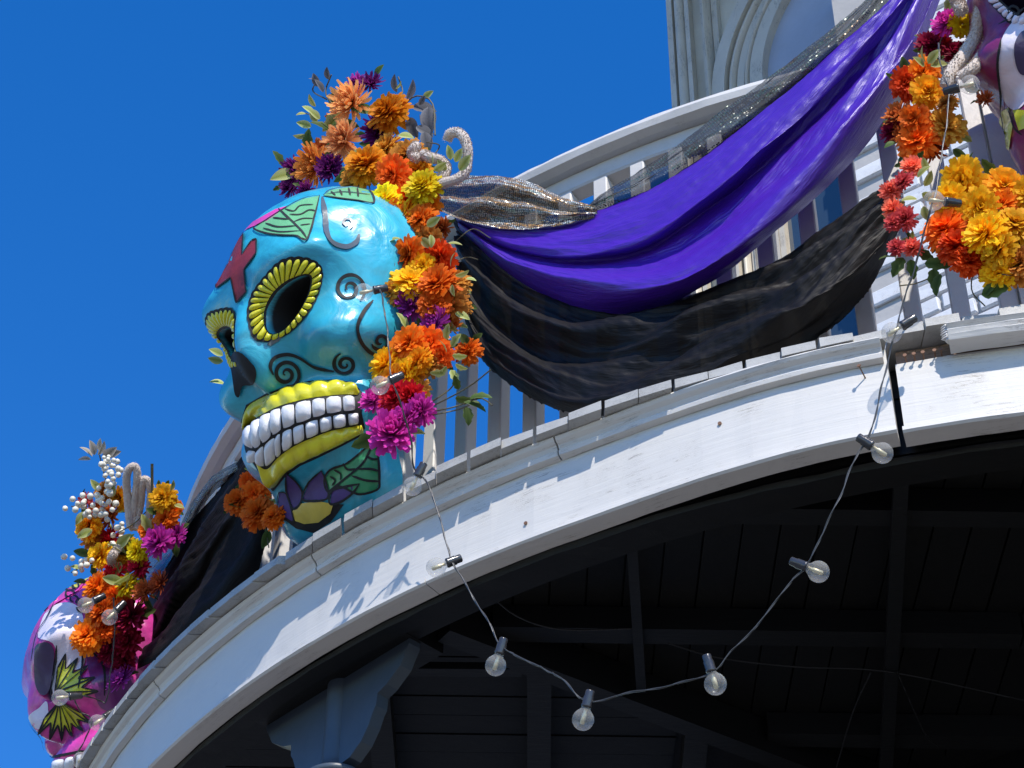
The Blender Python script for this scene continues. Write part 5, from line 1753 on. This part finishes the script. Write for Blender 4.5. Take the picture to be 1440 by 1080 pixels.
# ================================================================== furry cream ropes
rope_m, nt_, o_ = newmat('cream_plush')
tc_ = N(nt_, 'ShaderNodeTexCoord')
n_ = N(nt_, 'ShaderNodeTexNoise', i_Scale=160.0, i_Detail=3.0)
nt_.links.new(tc_.outputs['Object'], n_.inputs['Vector'])
r_ = ramp(nt_, [(0.3, (0.48, 0.39, 0.33)), (0.7, (0.64, 0.55, 0.47))])
nt_.links.new(n_.outputs['Fac'], r_.inputs[0])
b_ = N(nt_, 'ShaderNodeBsdfPrincipled', i_Roughness=0.95)
b_.inputs['Sheen Weight'].default_value = 0.5
bp_ = N(nt_, 'ShaderNodeBump', i_Strength=0.4, i_Distance=0.004)
nt_.links.new(n_.outputs['Fac'], bp_.inputs['Height'])
nt_.links.new(r_.outputs[0], b_.inputs['Base Color'])
nt_.links.new(bp_.outputs[0], b_.inputs['Normal'])
nt_.links.new(b_.outputs[0], o_.inputs[0])
def rope(label, runs, r, w):
    root = thing('plush_rope', label, 'rope', cyl(*runs[0][-1], r) if r < 3.6 else at(*runs[0][-1], r), 'furry cream ropes twined into the flowers')
    for run in runs:
        P = catmull(run, 60)
        pts = [cyl(a, b, r + .012 * math.sin(i * .15)) if r < 3.6 else at(a, b, r + .012 * math.sin(i * .15)) for i, (a, b) in enumerate(P)]
        d_ = (pts[0] - CAM).length
        mb = MB()
        rad = w * d_ / FPX / 2
        mb.tube(pts, [rad * (1 + .12 * noise.noise(p * 40)) for p in pts], 12)
        # pile: short tufts standing off the cord
        for i in range(1, 59):
            t = (pts[i + 1] - pts[i - 1]).normalized()
            a = t.orthogonal().normalized()
            b = t.cross(a)
            for k in range(26):
                q = rf.uniform(0, 6.28)
                n2 = a * math.cos(q) + b * math.sin(q)
                p0 = pts[i] + t * rf.uniform(-.01, .01) + n2 * rad * .9
                s2 = t.cross(n2) * .0016
                tip = p0 + (n2 + t * rf.uniform(-.6, .6)).normalized() * rad * rf.uniform(.2, .42)
                mb.face([p0 - s2, p0 + s2, tip])
        mb.build('cord', rope_m, root, smooth=False)
rope('curled furry cream rope at the end of the sequin scarf', [[(629, 198), (633, 189), (643, 186), (652, 193), (657, 207), (657, 226), (654, 242), (642, 252), (622, 258), (600, 264)], [(596, 217), (606, 222), (618, 225), (627, 234), (624, 246), (612, 254)], [(585, 205), (580, 215), (586, 224)]], 2.93, 14)
rope('looped furry cream rope standing up among the white berries', [[(183, 742), (180, 705), (178, 672), (183, 658), (191, 657), (193, 675), (189, 712), (188, 745)], [(192, 745), (198, 705), (200, 682), (204, 674), (211, 684), (211, 715), (207, 745)], [(165, 772), (158, 782), (157, 790)]], 5.83, 11)
rope('forked furry cream rope climbing past the plum skull', [[(1388, -20), (1377, 20), (1372, 48), (1355, 78), (1338, 100), (1330, 122)], [(1404, -20), (1396, 30), (1390, 62), (1372, 92), (1350, 110)], [(1340, -10), (1348, 5), (1352, 15)]], 2.97, 17)

# ================================================================== string lights
glass_b, nt_, o_ = newmat('bulb_glass')
fr_ = N(nt_, 'ShaderNodeFresnel', i_IOR=1.5)
gl_ = N(nt_, 'ShaderNodeBsdfGlossy', i_Roughness=0.03)
gl_.inputs['Color'].default_value = (1, 1, 1, 1)
tr_ = N(nt_, 'ShaderNodeBsdfTransparent')
tr_.inputs['Color'].default_value = (0.93, 0.93, 0.93, 1)
df_ = N(nt_, 'ShaderNodeBsdfTranslucent')
df_.inputs['Color'].default_value = (0.8, 0.8, 0.78, 1)
dd_ = N(nt_, 'ShaderNodeBsdfDiffuse')
dd_.inputs['Color'].default_value = (0.8, 0.8, 0.78, 1)
a_ = N(nt_, 'ShaderNodeMixShader')
a_.inputs[0].default_value = 0.5
nt_.links.new(df_.outputs[0], a_.inputs[1])
nt_.links.new(dd_.outputs[0], a_.inputs[2])
m0 = N(nt_, 'ShaderNodeMixShader')
m0.inputs[0].default_value = 0.20
nt_.links.new(tr_.outputs[0], m0.inputs[1])
nt_.links.new(a_.outputs[0], m0.inputs[2])
m1 = N(nt_, 'ShaderNodeMixShader')
ge_ = N(nt_, 'ShaderNodeNewGeometry')
inv_ = N(nt_, 'ShaderNodeMath', operation='SUBTRACT')
inv_.inputs[0].default_value = 1.0
nt_.links.new(ge_.outputs['Backfacing'], inv_.inputs[1])
fm_ = N(nt_, 'ShaderNodeMath', operation='MULTIPLY')
nt_.links.new(fr_.outputs[0], fm_.inputs[0])
nt_.links.new(inv_.outputs[0], fm_.inputs[1])
nt_.links.new(fm_.outputs[0], m1.inputs[0])
nt_.links.new(m0.outputs[0], m1.inputs[1])
nt_.links.new(gl_.outputs[0], m1.inputs[2])
nt_.links.new(m1.outputs[0], o_.inputs[0])
sock_m = plain('black_socket', (0.035, 0.035, 0.038), rough=0.22, spec=0.6)
cord_m = plain('grey_twin_cord', (0.045, 0.045, 0.045), rough=0.35, spec=0.6)
fil_m = plain('brass_filament', (0.75, 0.66, 0.42), rough=0.35, metal=0.4)
def lathe_mesh(name, prof, mat, n=20):
    mb = MB()
    mb.lathe(prof, (0, 0, 0), (0, 0, 1), n)
    me = bpy.data.meshes.new(name)
    me.from_pydata(mb.v, [], mb.f)
    me.materials.append(mat)
    me.polygons.foreach_set('use_smooth', [True] * len(me.polygons))
    return me
# globe lamp hanging down -Z from its neck at 0; unit = metre
GR = 0.0205
globe_prof = [(0.0085, 0.0), (0.0095, -0.006)] + [(GR * math.sin(a), -0.0255 - GR * math.cos(a) * -1 * -1) for a in ()]
gp = [(0.0085, 0.001), (0.0090, -0.004)]
for i in range(3, 17):
    a = math.pi * i / 16
    gp.append((max(0.0004, GR * math.sin(a)), -0.0245 + GR * math.cos(a)))
ME_G = lathe_mesh('bulb', gp, glass_b, 24)
ME_S = lathe_mesh('socket', [(0.0005, 0.032), (0.0065, 0.032), (0.0086, 0.030), (0.0086, 0.020), (0.0098, 0.018), (0.0098, 0.004), (0.0104, 0.003), (0.0104, 0.000), (0.0088, -0.002), (0.0005, -0.002)], sock_m, 18)
ME_F = lathe_mesh('filament', [(0.0004, -0.003), (0.0035, -0.004), (0.0030, -0.012), (0.0045, -0.014), (0.0045, -0.032), (0.0004, -0.034)], fil_m, 10)
def string_lights(label, path, bulbs, base_px):
    """path: [(x, y, r)], bulbs: [(socket x, y, lamp x, y, r)] as seen in the photograph"""
    P3 = [cyl(a, b, r_) if r_ < 3.6 else at(a, b, r_) for a, b, r_ in path]
    root = thing('string_lights', label, 'string lights', P3[0], 'festoon lights looped along the gallery edge')
    pts = [Vector(p) for p in catmull([tuple(p) for p in P3], len(P3) * 14)]
    pts = [p + Vector((noise.noise(p * 22), noise.noise(p * 22 + Vector((5, 0, 0))), noise.noise(p * 22 + Vector((0, 7, 0))))) * 0.0025 for p in pts]
    mb = MB()
    mb.tube(pts, 0.0014, 7)
    # second strand twisted round the first
    pts2 = []
    for i, p in enumerate(pts):
        t = (pts[min(i + 1, len(pts) - 1)] - pts[max(i - 1, 0)]).normalized()
        a = t.orthogonal().normalized()
        b = t.cross(a)
        pts2.append(p + (a * math.cos(i * .35) + b * math.sin(i * .35)) * 0.0019)
    mb.tube(pts2, 0.0011, 6)
    mb.build('cord', cord_m, root, smooth=True)
    for sx_, sy_, lx, ly, r_ in bulbs:
        A = cyl(sx_, sy_, r_) if r_ < 3.6 else at(sx_, sy_, r_)
        dist = (A - CAM).length
        B = at(lx, ly, dist - 0.004)
        d_ = (A - B).normalized()
        m_ = frame(B + d_ * 0.0245, d_, rf.uniform(0, 6))
        bl = inst('bulb', ME_G, m_, root)
        for nm_, me_ in (('socket', ME_S), ('filament', ME_F)):
            s_ = bpy.data.objects.new(nm_, me_)
            COL.objects.link(s_)
            s_.parent = bl
    return root
RS = 2.925
path = [(534, 402, 3.05), (541, 440, 3.06), (547, 490, 3.06), (551, 532, 3.06), (566, 575, 3.02), (577, 615, 2.98), (582, 655, 2.945), (592, 667, 2.935), (606, 688, 2.93), (620, 735, 2.92), (632, 782, 2.915), (640, 795, 2.91), (665, 840, 2.90), (690, 880, 2.90), (705, 910, 2.90), (740, 928, 2.90), (790, 955, 2.90), (826, 986, 2.90), (880, 975, 2.90), (950, 962, 2.90), (998, 948, 2.90), (1030, 915, 2.90), (1075, 868, 2.90), (1110, 820, 2.90), (1134, 798, 2.90), (1150, 765, 2.91), (1180, 700, 2.92), (1205, 640, 2.92), (1222, 615, 2.92), (1236, 560, 2.93), (1250, 500, 2.94), (1262, 458, 2.95), (1272, 420, 2.96), (1288, 370, 2.98), (1298, 330, 3.0), (1312, 285, 3.02), (1322, 230, 3.02), (1332, 170, 3.02), (1334, 130, 3.02), (1324, 95, 3.0), (1320, 60, 2.98)]
bulbs = [(532, 407, 511, 411, 3.05), (549, 535, 534, 542, 3.06), (588, 668, 580, 684, 2.935), (634, 790, 613, 798, 2.91), (704, 913, 697, 936, 2.90), (826, 988, 820, 1012, 2.90), (1000, 943, 1006, 962, 2.90), (1133, 797, 1151, 804, 2.90), (1218, 622, 1241, 637, 2.92), (1268, 459, 1254, 468, 2.95), (1334, 127, 1364, 119, 3.02), (1322, 283, 1313, 282, 3.03)]
string_lights('long festoon cord with clear globe bulbs swagging below the white fascia', path, bulbs, None)
path = [(160, 840, 5.7), (161, 900, 5.72), (155, 950, 5.74), (150, 985, 5.76), (140, 985, 5.76), (108, 978, 5.7), (112, 1000, 5.74), (128, 1012, 5.74), (120, 1040, 5.74), (108, 1062, 5.74), (104, 1090, 5.74)]
bulbs = [(160, 862, 154, 868, 5.70), (106, 979, 84, 981, 5.68), (142, 1012, 136, 1016, 5.73), (122, 1060, 113, 1069, 5.73), (130, 846, 120, 851, 5.72)]
string_lights('short festoon cord with globe bulbs hanging over the magenta skull', path, bulbs, None)
